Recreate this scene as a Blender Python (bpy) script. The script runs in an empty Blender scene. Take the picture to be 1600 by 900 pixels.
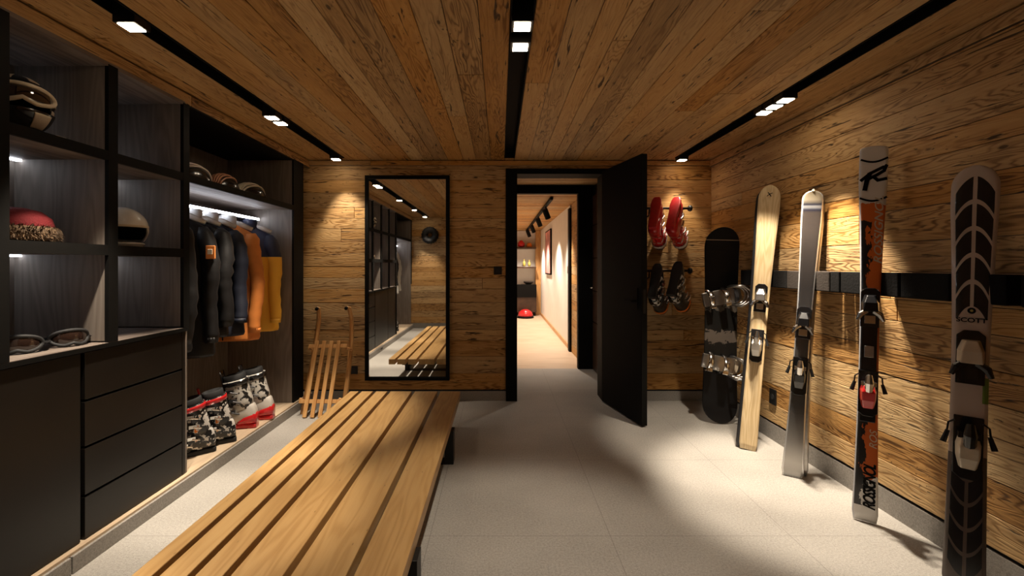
import bpy, bmesh, math, random
from mathutils import Vector, Matrix
random.seed(7)
PI = math.pi
C = bpy.context.scene.collection
D = bpy.data

# ------------------------------------------------------------------ camera geometry
F, VX, VY, CH = 720.0, 781.0, 415.0, 1.35
def px(x, y, Y):                       # a point of the photo at depth Y
    return Vector(((x - VX) * Y / F, Y, CH - (y - VY) * Y / F))

# ------------------------------------------------------------------ materials
def new_mat(name):
    m = D.materials.new(name); m.use_nodes = True
    nt = m.node_tree; b = nt.nodes['Principled BSDF']
    return m, nt, b
def N(nt, t, **kw):
    n = nt.nodes.new(t)
    for k, v in kw.items(): setattr(n, k, v)
    return n
def mathn(nt, op, a, b=None, c=None, clamp=False):
    n = nt.nodes.new('ShaderNodeMath'); n.operation = op; n.use_clamp = clamp
    for i, v in enumerate((a, b, c)):
        if v is None: continue
        if isinstance(v, (int, float)): n.inputs[i].default_value = v
        else: nt.links.new(v, n.inputs[i])
    return n.outputs[0]
def comb(nt, x, y, z):
    n = nt.nodes.new('ShaderNodeCombineXYZ')
    for i, v in enumerate((x, y, z)):
        if isinstance(v, (int, float)): n.inputs[i].default_value = v
        else: nt.links.new(v, n.inputs[i])
    return n.outputs[0]
def sep(nt, v):
    n = nt.nodes.new('ShaderNodeSeparateXYZ'); nt.links.new(v, n.inputs[0]); return n.outputs
def noise(nt, vec, scale=1.0, detail=2.0, rough=.5, dist=0.0):
    n = nt.nodes.new('ShaderNodeTexNoise'); nt.links.new(vec, n.inputs['Vector'])
    n.inputs['Scale'].default_value = scale; n.inputs['Detail'].default_value = detail
    n.inputs['Roughness'].default_value = rough; n.inputs['Distortion'].default_value = dist
    return n.outputs['Fac']
def ramp(nt, fac, stops, interp='LINEAR'):
    n = nt.nodes.new('ShaderNodeValToRGB'); nt.links.new(fac, n.inputs[0])
    cr = n.color_ramp; cr.interpolation = interp
    while len(cr.elements) < len(stops): cr.elements.new(0.5)
    for e, (p, c) in zip(cr.elements, stops):
        e.position = p; e.color = (c[0], c[1], c[2], 1) if not isinstance(c, (int, float)) else (c, c, c, 1)
    return n.outputs[0]
def mix(nt, fac, a, b, mode='MIX'):
    n = nt.nodes.new('ShaderNodeMix'); n.data_type = 'RGBA'; n.blend_type = mode
    for sock, v in ((n.inputs[0], fac), (n.inputs[6], a), (n.inputs[7], b)):
        if isinstance(v, (int, float)): sock.default_value = v
        elif isinstance(v, tuple): sock.default_value = (v[0], v[1], v[2], 1)
        else: nt.links.new(v, sock)
    return n.outputs[2]
def bump(nt, b, h, strength=.3, dist=.01):
    n = nt.nodes.new('ShaderNodeBump'); nt.links.new(h, n.inputs['Height'])
    n.inputs['Strength'].default_value = strength; n.inputs['Distance'].default_value = dist
    nt.links.new(n.outputs[0], b.inputs['Normal'])
def plain(name, col, rough=.5, metal=0.0, coat=0.0, var=.08, scale=30, emit=None, es=1.0, bmp=0.0, spec=.5):
    m, nt, b = new_mat(name)
    tc = N(nt, 'ShaderNodeTexCoord')
    f = noise(nt, tc.outputs['Object'], scale, 3)
    lo = tuple(max(0, c * (1 - var)) for c in col); hi = tuple(min(1, c * (1 + var)) for c in col)
    nt.links.new(ramp(nt, f, [(.3, lo), (.7, hi)]), b.inputs['Base Color'])
    b.inputs['Roughness'].default_value = rough; b.inputs['Metallic'].default_value = metal
    b.inputs['Coat Weight'].default_value = coat
    b.inputs['Specular IOR Level'].default_value = spec
    if bmp: bump(nt, b, f, bmp, .005)
    if emit:
        b.inputs['Emission Color'].default_value = (*emit, 1); b.inputs['Emission Strength'].default_value = es
    return m

def reclaimed(name, pal, gloss=.62, contrast=1.0):
    """old boards: UV 'uv' in metres along/across each board, UV 'rnd' random per board"""
    m, nt, b = new_mat(name)
    uv = N(nt, 'ShaderNodeUVMap', uv_map='uv').outputs[0]
    rn = N(nt, 'ShaderNodeUVMap', uv_map='rnd').outputs[0]
    u, v, _ = sep(nt, uv); r, r2, _ = sep(nt, rn)
    rz = mathn(nt, 'MULTIPLY', r, 37.0)
    # knots disturb the grain
    kv = comb(nt, mathn(nt, 'MULTIPLY', u, 2.6), mathn(nt, 'MULTIPLY', v, 6.6), rz)
    vo = N(nt, 'ShaderNodeTexVoronoi'); nt.links.new(kv, vo.inputs['Vector']); vo.inputs['Scale'].default_value = 1.3
    kd = vo.outputs['Distance']
    kn = ramp(nt, kd, [(.0, 1.0), (.05, .95), (.085, .18), (.24, 0.0)])
    # cathedral grain = contour lines of a stretched noise
    low = noise(nt, comb(nt, mathn(nt, 'MULTIPLY', u, .75), mathn(nt, 'MULTIPLY', v, 5.5), rz), 1.0, 3.5, .5, .15)
    low = mathn(nt, 'ADD', low, mathn(nt, 'MULTIPLY', kn, .10))
    ring = mathn(nt, 'SINE', mathn(nt, 'MULTIPLY', low, 190.0))
    ring = mathn(nt, 'MULTIPLY_ADD', ring, .5, .5)
    ring = mathn(nt, 'POWER', ring, 2.2)
    ringmask = noise(nt, comb(nt, mathn(nt, 'MULTIPLY', u, 1.3), mathn(nt, 'MULTIPLY', v, 9.0), mathn(nt, 'ADD', rz, 9.0)), 1.0, 3)
    ringmask = ramp(nt, ringmask, [(.42, .12), (.56, 1.0)])
    fine = noise(nt, comb(nt, mathn(nt, 'MULTIPLY', u, 5.0), mathn(nt, 'MULTIPLY', v, 150.0), rz), 1.0, 4, .65)
    mid = noise(nt, comb(nt, mathn(nt, 'MULTIPLY', u, 1.4), mathn(nt, 'MULTIPLY', v, 30.0), rz), 1.0, 4, .65, .2)
    blot = noise(nt, comb(nt, mathn(nt, 'MULTIPLY', u, 2.2), mathn(nt, 'MULTIPLY', v, 6.0), rz), 1.0, 3, .6)
    crack = noise(nt, comb(nt, mathn(nt, 'MULTIPLY', u, 3.2), mathn(nt, 'MULTIPLY', v, 38.0), mathn(nt, 'ADD', rz, 5.0)), 1.0, 3, .6, .6)
    crack = ramp(nt, crack, [(.635, 0.0), (.68, 1.0)])
    speck = noise(nt, comb(nt, mathn(nt, 'MULTIPLY', u, 30.0), mathn(nt, 'MULTIPLY', v, 75.0), rz), 1.0, 2, .6)
    speck = mathn(nt, 'MULTIPLY', ramp(nt, speck, [(.64, 0.0), (.69, 1.0)]), ramp(nt, blot, [(.50, 0.0), (.62, 1.0)]))
    val = mathn(nt, 'MULTIPLY_ADD', ring, mathn(nt, 'MULTIPLY', ringmask, -.27 * contrast), .67)
    val = mathn(nt, 'ADD', val, mathn(nt, 'MULTIPLY_ADD', fine, .34, -.17))
    val = mathn(nt, 'ADD', val, mathn(nt, 'MULTIPLY_ADD', mid, .34 * contrast, -.17 * contrast))
    val = mathn(nt, 'ADD', val, mathn(nt, 'MULTIPLY_ADD', blot, .24, -.12))
    val = mathn(nt, 'ADD', val, mathn(nt, 'MULTIPLY_ADD', r, .24, -.12))
    col = ramp(nt, val, [(.10, pal[0]), (.38, pal[1]), (.62, pal[2]), (.95, pal[3])])
    hue = N(nt, 'ShaderNodeHueSaturation'); nt.links.new(col, hue.inputs['Color'])
    nt.links.new(mathn(nt, 'MULTIPLY_ADD', r2, .012, .493), hue.inputs['Hue'])
    nt.links.new(mathn(nt, 'MULTIPLY_ADD', r2, -.24, 1.13), hue.inputs['Saturation'])
    col = hue.outputs[0]
    dark = mathn(nt, 'MAXIMUM', mathn(nt, 'MULTIPLY', kn, .85), mathn(nt, 'MAXIMUM', mathn(nt, 'MULTIPLY', crack, .88), mathn(nt, 'MULTIPLY', speck, .75)))
    col = mix(nt, dark, col, tuple(c * .6 for c in pal[0]))
    nt.links.new(col, b.inputs['Base Color'])
    b.inputs['Roughness'].default_value = gloss
    b.inputs['Specular IOR Level'].default_value = .3
    h = mathn(nt, 'SUBTRACT', mathn(nt, 'MULTIPLY_ADD', ring, -.3, mathn(nt, 'MULTIPLY', mid, .8)), dark)
    bump(nt, b, h, .6, .005)
    return m

def lumber(name, pal, along='X', gloss=.45, rs=1.0, knots=True):
    """fresh sawn / veneer wood in object coordinates, grain along one axis"""
    m, nt, b = new_mat(name)
    tc = N(nt, 'ShaderNodeTexCoord'); x, y, z = sep(nt, tc.outputs['Object'])
    oi = N(nt, 'ShaderNodeObjectInfo'); rnd = mathn(nt, 'MULTIPLY', oi.outputs['Random'], 31.0)
    u, v, w = {'X': (x, y, z), 'Y': (y, x, z), 'Z': (z, x, y)}[along]
    w = mathn(nt, 'ADD', mathn(nt, 'MULTIPLY', w, 6.0), rnd)
    low = noise(nt, comb(nt, mathn(nt, 'MULTIPLY', u, .5 * rs), mathn(nt, 'MULTIPLY', v, 5.0 * rs), w), 1, 2, .5, .2)
    ring = mathn(nt, 'MULTIPLY_ADD', mathn(nt, 'SINE', mathn(nt, 'MULTIPLY', low, 70.0)), .5, .5)
    fine = noise(nt, comb(nt, mathn(nt, 'MULTIPLY', u, 4 * rs), mathn(nt, 'MULTIPLY', v, 120 * rs), w), 1, 3, .6)
    blot = noise(nt, comb(nt, mathn(nt, 'MULTIPLY', u, 1.0), mathn(nt, 'MULTIPLY', v, 3.0), w), 1, 2)
    val = mathn(nt, 'ADD', mathn(nt, 'MULTIPLY', ring, .25), mathn(nt, 'ADD', mathn(nt, 'MULTIPLY', fine, .4), mathn(nt, 'MULTIPLY', blot, .45)))
    col = ramp(nt, val, [(.25, pal[0]), (.55, pal[1]), (.85, pal[2])])
    if knots:
        vo = N(nt, 'ShaderNodeTexVoronoi')
        nt.links.new(comb(nt, mathn(nt, 'MULTIPLY', u, 1.6), mathn(nt, 'MULTIPLY', v, 6), w), vo.inputs['Vector'])
        kn = ramp(nt, vo.outputs['Distance'], [(0, .8), (.045, .55), (.09, 0)])
        col = mix(nt, kn, col, tuple(c * .35 for c in pal[0]))
    nt.links.new(col, b.inputs['Base Color']); b.inputs['Roughness'].default_value = gloss
    bump(nt, b, fine, .12, .002)
    return m

OLDPAL = [(.042, .018, .006), (.24, .122, .040), (.48, .280, .108), (.66, .435, .200)]
M = {}
M['ceil'] = reclaimed('old_spruce_ceiling', OLDPAL, contrast=.85)
M['wall'] = reclaimed('old_spruce_wall', OLDPAL, contrast=1.15)
M['bench'] = lumber('bench_spruce', [(.33, .180, .062), (.43, .255, .098), (.48, .30, .125)], 'Y', .38, 1.5)
M['veneer'] = lumber('smoked_veneer', [(.14, .113, .094), (.19, .158, .133), (.24, .205, .176)], 'Z', .6, 1.3, False)
M['veneer_y'] = lumber('smoked_veneer_flat', [(.07, .05, .04), (.15, .115, .095), (.24, .20, .17)], 'Y', .6, 1.3, False)
M['ash'] = lumber('ash_wood', [(.42, .19, .06), (.56, .29, .10), (.66, .40, .17)], 'Z', .4, 2, False)
M['blond'] = lumber('blond_ash', [(.50, .35, .17), (.66, .50, .29), (.75, .62, .40)], 'Z', .3, 2.5, False)
M['plinthtop'] = lumber('pale_board', [(.42, .30, .20), (.55, .42, .29), (.62, .50, .36)], 'Y', .6, 1, False)
M['oakfloor'] = lumber('pale_oak_floor', [(.50, .36, .24), (.60, .46, .33), (.68, .54, .40)], 'X', .45, 1, False)
M['black'] = plain('black_lacquer', (.003, .0026, .0022), .7, var=.2, spec=.15)
M['front'] = plain('charcoal_front', (.008, .006, .0048), .40, var=.12, scale=8, spec=.35)
M['blackmetal'] = plain('black_steel', (.012, .012, .012), .45, .4)
M['rubber'] = plain('black_rubber', (.012, .012, .013), .75, bmp=.2)
M['leather'] = plain('dark_brown_felt', (.018, .011, .007), .85, bmp=.4, scale=80)
M['felt'] = plain('black_felt', (.005, .0045, .0045), .9, spec=.2, bmp=.4, scale=80)
M['plaster'] = plain('white_plaster', (.80, .76, .70), .85, var=.03, scale=6)
M['white'] = plain('white_gloss', (.78, .76, .72), .25, coat=.4, var=.03)
M['cream'] = plain('cream_gloss', (.62, .53, .40), .35, coat=.3)
M['blackgloss'] = plain('black_gloss', (.007, .007, .008), .22, coat=.25)
M['chrome'] = plain('chrome', (.75, .74, .72), .18, 1.0, var=.05)
M['steel'] = plain('brushed_steel', (.52, .50, .48), .34, 1.0, var=.15)
M['red'] = plain('red_plastic', (.55, .015, .018), .28, coat=.4, var=.12)
M['redcloth'] = plain('red_cloth', (.17, .006, .010), .85, bmp=.5, scale=140)
M['fur'] = plain('brown_fur', (.07, .040, .018), .95, var=.6, scale=70, bmp=.8)
M['orangecl'] = plain('orange_fabric', (.62, .20, .035), .7, bmp=.3, scale=14)
M['blackcl'] = plain('black_puffy_fabric', (.007, .0065, .007), .5, spec=.3, bmp=.5, scale=14)
M['navycl'] = plain('navy_fabric', (.007, .009, .018), .6, spec=.3, bmp=.3, scale=16)
M['whitecl'] = plain('white_fabric', (.70, .70, .70), .8, bmp=.3, scale=20)
M['greycl'] = plain('grey_liner', (.10, .10, .11), .85)
M['orange'] = plain('orange_plastic', (.85, .22, .02), .35)
M['goldlens'] = plain('amber_lens', (.022, .012, .009), .08, .1, coat=1.0)
M['pink'] = plain('pink_print', (.62, .28, .26), .7, var=.5, scale=4)
M['dimbrown'] = plain('dark_brown_wood', (.050, .026, .016), .30, var=.3, scale=9)
M['yellowpl'] = plain('yellow_plastic', (.62, .50, .12), .4)
M['mirror'] = plain('mirror_glass', (.86, .86, .85), .015, 1.0, var=.0)
M['lamp'] = plain('lamp_lens', (1, .95, .88), .5, emit=(1, .82, .60), es=40.0)
M['led'] = plain('led_strip', (1, 1, 1), .5, emit=(.84, .90, 1.0), es=7.5)
M['leddim'] = plain('led_strip_soft', (1, 1, 1), .5, emit=(.78, .86, 1.0), es=5.0)
M['ledrail'] = plain('led_rail', (1, 1, 1), .5, emit=(.86, .90, 1.0), es=22.0)

def stone(name, a, b_, tile=None, rough=.6):
    m, nt, b = new_mat(name)
    tc = N(nt, 'ShaderNodeTexCoord'); ob = tc.outputs['Object']
    n1 = noise(nt, ob, 260, 2, .7); n2 = noise(nt, ob, 95, 4, .7); n3 = noise(nt, ob, 2.2, 3)
    v = mathn(nt, 'ADD', mathn(nt, 'MULTIPLY', n1, .55), mathn(nt, 'ADD', mathn(nt, 'MULTIPLY', n2, .5), mathn(nt, 'MULTIPLY', n3, .2)))
    col = ramp(nt, v, [(.42, a), (.60, tuple((p + q) / 2 for p, q in zip(a, b_))), (.80, b_)])
    if tile:
        x, y, z = sep(nt, ob)
        j = None
        for c_, w, o in ((x, tile[0], tile[2]), (y, tile[1], tile[3])):
            fr = mathn(nt, 'FRACT', mathn(nt, 'DIVIDE', mathn(nt, 'ADD', c_, o), w))
            e = mathn(nt, 'LESS_THAN', fr, .003 / w)
            j = e if j is None else mathn(nt, 'MAXIMUM', j, e)
        col = mix(nt, mathn(nt, 'MULTIPLY', j, .5), col, tuple(c * .5 for c in a))
    nt.links.new(col, b.inputs['Base Color']); b.inputs['Roughness'].default_value = rough
    bump(nt, b, v, .35, .003)
    return m
M['stone'] = stone('flamed_granite_floor', (.19, .178, .162), (.52, .49, .45), (.9, .9, 10.25, 10.3))
M['curb'] = stone('granite_curb', (.13, .12, .11), (.40, .37, .335))

# ------------------------------------------------------------------ mesh builder
class MB:
    def __init__(s): s.bm = bmesh.new(); s.mi = 0
    def _f(s, vs):
        try:
            f = s.bm.faces.new(vs); f.material_index = s.mi; return f
        except ValueError: return None
    def box(s, x0, x1, y0, y1, z0, z1, mt=None):
        v = [s.bm.verts.new((mt @ Vector(p)) if mt else p) for p in
             ((x0,y0,z0),(x1,y0,z0),(x1,y1,z0),(x0,y1,z0),(x0,y0,z1),(x1,y0,z1),(x1,y1,z1),(x0,y1,z1))]
        for q in ((3,2,1,0),(4,5,6,7),(0,1,5,4),(1,2,6,5),(2,3,7,6),(3,0,4,7)): s._f([v[i] for i in q])
        return s
    def loft(s, rings, cap=True, closed=True):
        R = [[s.bm.verts.new(p) for p in r] for r in rings]
        n = len(R[0])
        for a, b in zip(R, R[1:]):
            for i in range(n if closed else n - 1):
                j = (i + 1) % n; s._f([a[i], a[j], b[j], b[i]])
        if cap and closed: s._f(R[0][::-1]); s._f(R[-1])
        return s
    def tube(s, pts, r, n=8, cap=True, flat=1.0):
        pts = [Vector(p) for p in pts]; rings = []
        rr = r if isinstance(r, (list, tuple)) else [r] * len(pts)
        up = Vector((0, 0, 1))
        prev = None
        for i, p in enumerate(pts):
            t = (pts[min(i + 1, len(pts) - 1)] - pts[max(i - 1, 0)]).normalized()
            if prev is None:
                a = t.cross(up)
                if a.length < .01: a = t.cross(Vector((0, 1, 0)))
                a.normalize()
            else:
                a = (prev - t * prev.dot(t)).normalized()
            prev = a; b = t.cross(a)
            rings.append([p + (a * math.cos(k * 2 * PI / n) + b * flat * math.sin(k * 2 * PI / n)) * rr[i] for k in range(n)])
        return s.loft(rings, cap)
    def lathe(s, prof, c=(0, 0, 0), n=24, axis='Z'):
        rings = []
        for r, h in prof:
            ring = []
            for k in range(n):
                a = k * 2 * PI / n; p = (r * math.cos(a), r * math.sin(a), h)
                if axis == 'Y': p = (p[0], p[2], p[1])
                if axis == 'X': p = (p[2], p[0], p[1])
                ring.append(Vector(p) + Vector(c))
            rings.append(ring)
        return s.loft(rings)
    def ribbon(s, pts, w, t, mt=None):
        """flat stroke in the local XZ plane, thickness along y"""
        for (x0, z0), (x1, z1) in zip(pts, pts[1:]):
            d = Vector((x1 - x0, 0, z1 - z0)); L = d.length; d.normalize(); nrm = Vector((-d.z, 0, d.x))
            a = Vector((x0, 0, z0)) - d * w * .3; b = Vector((x1, 0, z1)) + d * w * .3
            rings = []
            for y in (0, -t):
                yy = Vector((0, y, 0))
                rings.append([a + nrm * w / 2 + yy, b + nrm * w / 2 + yy, b - nrm * w / 2 + yy, a - nrm * w / 2 + yy])
            if mt: rings = [[mt @ p for p in r] for r in rings]
            s.loft(rings)
        return s
    def build(s, name, mat, parent=None, bevel=0.0, smooth=False, sub=0, solid=0.0, seg=2, loc=None):
        bm = s.bm
        bmesh.ops.recalc_face_normals(bm, faces=bm.faces)
        me = D.meshes.new(name); bm.to_mesh(me); bm.free()
        for mm in (mat if isinstance(mat, (list, tuple)) else [mat]): me.materials.append(mm)
        o = D.objects.new(name, me); C.objects.link(o)
        if parent is not None: o.parent = parent
        if loc is not None: o.location = loc
        if smooth:
            for p in me.polygons: p.use_smooth = True
        if solid:
            md = o.modifiers.new('s', 'SOLIDIFY'); md.thickness = solid; md.offset = -1
        if bevel:
            md = o.modifiers.new('b', 'BEVEL'); md.width = bevel; md.segments = seg; md.limit_method = 'ANGLE'; md.angle_limit = math.radians(40)
        if sub:
            md = o.modifiers.new('u', 'SUBSURF'); md.levels = sub; md.render_levels = sub
        return o
def tag(o, label=None, cat=None, group=None, kind=None):
    if label: o['label'] = label
    if cat: o['category'] = cat
    if group: o['group'] = group
    if kind: o['kind'] = kind
    return o
def empty(name, loc, label, cat, group=None, rz=0.0):
    o = D.objects.new(name, None); C.objects.link(o); o.location = loc; o.rotation_euler = (0, 0, rz)
    o.empty_display_size = .05
    return tag(o, label, cat, group)
def struct(o, label=None, cat=None): return tag(o, label, cat, kind='structure')
def B(*a, **k): return MB().box(*a, **k)

def planks(name, mat, org, ud, vd, U, V, wr=(.11, .19), holes=(), depth=.02, gap=.0035, seed=1, lr=(2.8, 6.0), back=.06):
    """boards over a U x V rectangle; ud = board direction, vd = across, normal = ud x vd, facing the room"""
    rs = random.Random(seed)
    org, ud, vd = Vector(org), Vector(ud), Vector(vd); nn = ud.cross(vd)
    bm = bmesh.new(); l1 = bm.loops.layers.uv.new('uv'); l2 = bm.loops.layers.uv.new('rnd')
    rows = []; v = 0.0
    while v < V - 1e-6:
        w = rs.uniform(*wr)
        if V - v - w < wr[0] * .6: w = V - v
        rows.append((v, v + w)); v += w
    cuts = sorted({h[2] for h in holes} | {h[3] for h in holes})
    def slab(u0, u1, v0, v1, r, r2, uo, vbase, voff):
        g = gap / 2; c = .0018; dz = rs.uniform(0, .0025)
        P = lambda a, b, d: org + ud * a + vd * b + nn * (d - dz)
        o_ = [(u0 + g, v0 + g), (u1 - g, v0 + g), (u1 - g, v1 - g), (u0 + g, v1 - g)]
        i_ = [(u0 + g + c, v0 + g + c), (u1 - g - c, v0 + g + c), (u1 - g - c, v1 - g - c), (u0 + g + c, v1 - g - c)]
        vi = [bm.verts.new(P(a, b, 0)) for a, b in i_]; vo = [bm.verts.new(P(a, b, -c)) for a, b in o_]
        vb = [bm.verts.new(P(a, b, -depth)) for a, b in o_]
        fs = [(bm.faces.new(vi), i_)]
        for k in range(4):
            j = (k + 1) % 4
            fs.append((bm.faces.new([vo[k], vo[j], vi[j], vi[k]]), [o_[k], o_[j], i_[j], i_[k]]))
            fs.append((bm.faces.new([vb[k], vb[j], vo[j], vo[k]]), [o_[k], o_[j], o_[j], o_[k]]))
        for f, cs in fs:
            for lp, (a, b) in zip(f.loops, cs):
                lp[l1].uv = (a + uo, b - vbase + voff); lp[l2].uv = (r, r2)
    for v0, v1 in rows:
        bands = [v0] + [c for c in cuts if v0 < c < v1] + [v1]
        joints = [0.0]; u = rs.uniform(.5, lr[1])
        while u < U - .3: joints.append(u); u += rs.uniform(*lr)
        joints.append(U)
        for a, b in zip(joints, joints[1:]):
            r, r2, uo, vo_ = rs.random(), rs.random(), rs.uniform(0, 50), rs.uniform(0, 20)
            for b0, b1 in zip(bands, bands[1:]):
                segs = [(a, b)]
                for h in holes:
                    if h[2] < (b0 + b1) / 2 < h[3]:
                        ns = []
                        for s0, s1 in segs:
                            if h[1] <= s0 or h[0] >= s1: ns.append((s0, s1)); continue
                            if h[0] > s0: ns.append((s0, h[0]))
                            if h[1] < s1: ns.append((h[1], s1))
                        segs = ns
                for s0, s1 in segs:
                    if s1 - s0 > .01 and b1 - b0 > .006: slab(s0, s1, b0, b1, r, r2, uo, v0, vo_)
    # solid backing with the same holes
    us = sorted({0.0, U} | {h[0] for h in holes} | {h[1] for h in holes}); vs = sorted({0.0, V} | set(cuts))
    us = [u for u in us if 0 <= u <= U]; vs = [v for v in vs if 0 <= v <= V]
    for a, b in zip(us, us[1:]):
        for c_, d in zip(vs, vs[1:]):
            if any(h[0] <= (a + b) / 2 <= h[1] and h[2] <= (c_ + d) / 2 <= h[3] for h in holes): continue
            q = [bm.verts.new(org + ud * x + vd * y + nn * z) for z in (-.008, -back) for x, y in ((a, c_), (b, c_), (b, d), (a, d))]
            for f in ((0,1,2,3),(7,6,5,4),(0,4,5,1),(1,5,6,2),(2,6,7,3),(3,7,4,0)): 
                ff = bm.faces.new([q[i] for i in f]); ff.material_index = 1
    me = D.meshes.new(name); bm.to_mesh(me); bm.free(); me.materials.append(mat); me.materials.append(M['dimbrown'])
    o = D.objects.new(name, me); C.objects.link(o)
    return o

# ------------------------------------------------------------------ room
XR, YB, YF, ZC = 2.11, 4.60, -.80, 2.40
XC, XCURB, XLB = -1.905, -1.865, -2.52
YCE = 4.44                                   # far end of the wardrobe
struct(MB().box(-2.6, 2.3, -1.0, 6.04, -.1, 0).build('floor', M['stone']))
# ceiling with three slots for the light channels
SL = (-1.615, -1.515); SM = (.045, .145); SR = (1.705, 1.805); YCH = 4.49
cx0 = -2.6
struct(planks('ceiling', M['ceil'], (cx0, YF - .1, ZC), (0, 1, 0), (1, 0, 0), YB + .02 - YF + .1, 2.25 - cx0, (.085, .165),
    holes=[(-1, YCH - YF + .1, s[0] - cx0, s[1] - cx0) for s in (SL, SM, SR)], seed=3, lr=(3, 6), back=.05))
struct(planks('wall_right', M['wall'], (XR, YB + .02, .14), (0, -1, 0), (0, 0, 1), YB - YF + .1, ZC - .14, (.10, .19), seed=11))
struct(planks('wall_back', M['wall'], (-2.56, YB, .11), (1, 0, 0), (0, 0, 1), 4.7, ZC - .11, (.10, .17),
    holes=[(.06 + 2.56, 1.09 + 2.56, -1, 2.315 - .11)], seed=23, back=.10))
struct(planks('wall_front', M['wall'], (2.15, YF, .11), (-1, 0, 0), (0, 0, 1), 4.75, ZC - .11, (.10, .17), seed=29))
struct(B(XLB - .08, XLB, YF - .1, YB + .1, 0, ZC).build('wall_left', M['plaster']))
# stone baseboards with a dark shadow line above
struct(B(XR, XR + .05, YF, YB + .02, 0, .125).build('baseboard_right', M['curb']))
struct(B(XR + .012, XR + .05, YF, YB + .02, .125, .141).build('trim_1', M['black']))
mb = B(-2.56, .06, YB, YB + .05, 0, .097); mb.box(1.09, 2.13, YB, YB + .05, 0, .097); struct(mb.build('baseboard_back', M['curb']))
mb = B(-2.56, .06, YB + .012, YB + .05, .097, .111); mb.box(1.09, 2.13, YB + .012, YB + .05, .097, .111); struct(mb.build('trim_2', M['black']))
struct(B(-2.5, 2.13, YF - .05, YF, 0, .11).build('baseboard_front', M['curb']))
# cornice boards under the ceiling
def board(name, org, ud, vd, U, V, seed):
    o = planks(name, M['ceil'], org, ud, vd, U, V, (V, V + .01), seed=seed, lr=(3, 5), back=.028, depth=.02); return struct(o)
board('trim_3', (XR - .022, YB, 2.335), (0, -1, 0), (0, 0, 1), YB - YF, .062, 41)
board('trim_4', (-1.9, YB - .022, 2.345), (1, 0, 0), (0, 0, 1), 4.0, .05, 42)
board('trim_5', (XC + .012, YF, 2.325), (0, 1, 0), (0, 0, 1), YB - YF, .068, 43)
# raised stone plinth below the cabinets
mb = B(XLB, XCURB, 2.013, YB, 0, .078); mb.box(XLB, XCURB, YF, 2.007, 0, .078)
struct(mb.build('trim_6', M['curb'], bevel=.003))
struct(B(XLB, XCURB - .012, YF, YB, .078, .090).build('trim_7', M['plinthtop']))
mb = MB(); mb.box(XCURB - .004, XCURB + .0015, 1.80, 1.93, .030, .048); struct(mb.build('trim_8', M['black'], bevel=.0005))

# ------------------------------------------------------------------ light channels and their lamps
for i, (s, lab) in enumerate(((SL, 'long black recessed light channel in the plank ceiling on the cabinet side'),
        (SM, 'short looking black light channel running down the middle of the plank ceiling'),
        (SR, 'long black recessed light channel in the plank ceiling on the ski wall side'))):
    mb = MB()
    mb.box(s[0], s[1], YF, YCH, ZC + .055, ZC + .065)
    mb.box(s[0], s[0] + .006, YF, YCH, ZC - .003, ZC + .06); mb.box(s[1] - .006, s[1], YF, YCH, ZC - .003, ZC + .06)
    mb.box(s[0], s[1], YCH - .006, YCH, ZC - .003, ZC + .06)
    tag(mb.build('light_channel', M['black']), lab, 'light fixture')
GL = 'square spotlights in the ceiling channels'
LK = 3.0
def spot(x, y, lab, watts, size=80, blend=.7, aim=(0, 0), z=2.362, col=(1, .86, .68), extra=0, rad=.03):
    t = empty('spotlight', (x, y, z + .02), lab, 'spotlight', GL)
    MB().box(-.046, .046, -.046 - extra, .046, -.018, .092).build('housing', M['blackmetal'], t, bevel=.002)
    B(-.034, .034, -.034, .034, -.0215, -.0175).build('lamp_lens', M['lamp'], t)
    if watts:
        l = D.lights.new('beam', 'SPOT'); l.energy = watts * LK; l.spot_size = math.radians(size); l.spot_blend = blend
        l.color = col; l.shadow_soft_size = rad
        o = D.objects.new('beam', l); C.objects.link(o); o.parent = t; o.location = (0, 0, -.03)
        d = Vector((aim[0], aim[1], -1)); o.rotation_euler = d.to_track_quat('-Z', 'Y').to_euler()
XSL, XSM, XSR = -1.565, .095, 1.755
spot(XSL, 1.96, 'single lit square spotlight nearest the camera in the cabinet side channel', 95, 58, .5, (-.02, 0))
spot(XSL, 3.165, 'nearer lit square of the pair above the wardrobe in the cabinet side channel', 52, 57, .5)
spot(XSL, 3.29, 'farther lit square of the pair above the wardrobe in the cabinet side channel', 52, 57, .5)
spot(XSL, 4.40, 'lit square spotlight at the far end of the cabinet side channel', 21, 66, .6, (.1, .1))
spot(XSL, .70, 'cabinet side spotlight seen only in the mirror, second from the rear wall', 80, 57, .5)
spot(XSL, -.48, 'cabinet side spotlight seen only in the mirror, closest to the rear wall', 36, 57, .5)
spot(XSR, 2.83, 'lit square of the ski side trio closest to the camera', 80, 54, .5, (.10, 0))
spot(XSR, 2.945, 'middle lit square of the ski side trio', 80, 54, .5, (.10, -.1))
spot(XSR, 3.06, 'lit square of the ski side trio farthest from the camera', 60, 54, .5, (.05, .2))
spot(XSR, 4.44, 'lit square spotlight at the far end of the ski side channel', 14, 64, .6, (0, .05))
spot(XSM, 1.955, 'lit square nearest the camera in the middle channel', 28, 57, .5)
spot(XSM, 2.14, 'second lit square in the middle channel, farther from the camera', 16, 57, .5)

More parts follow.
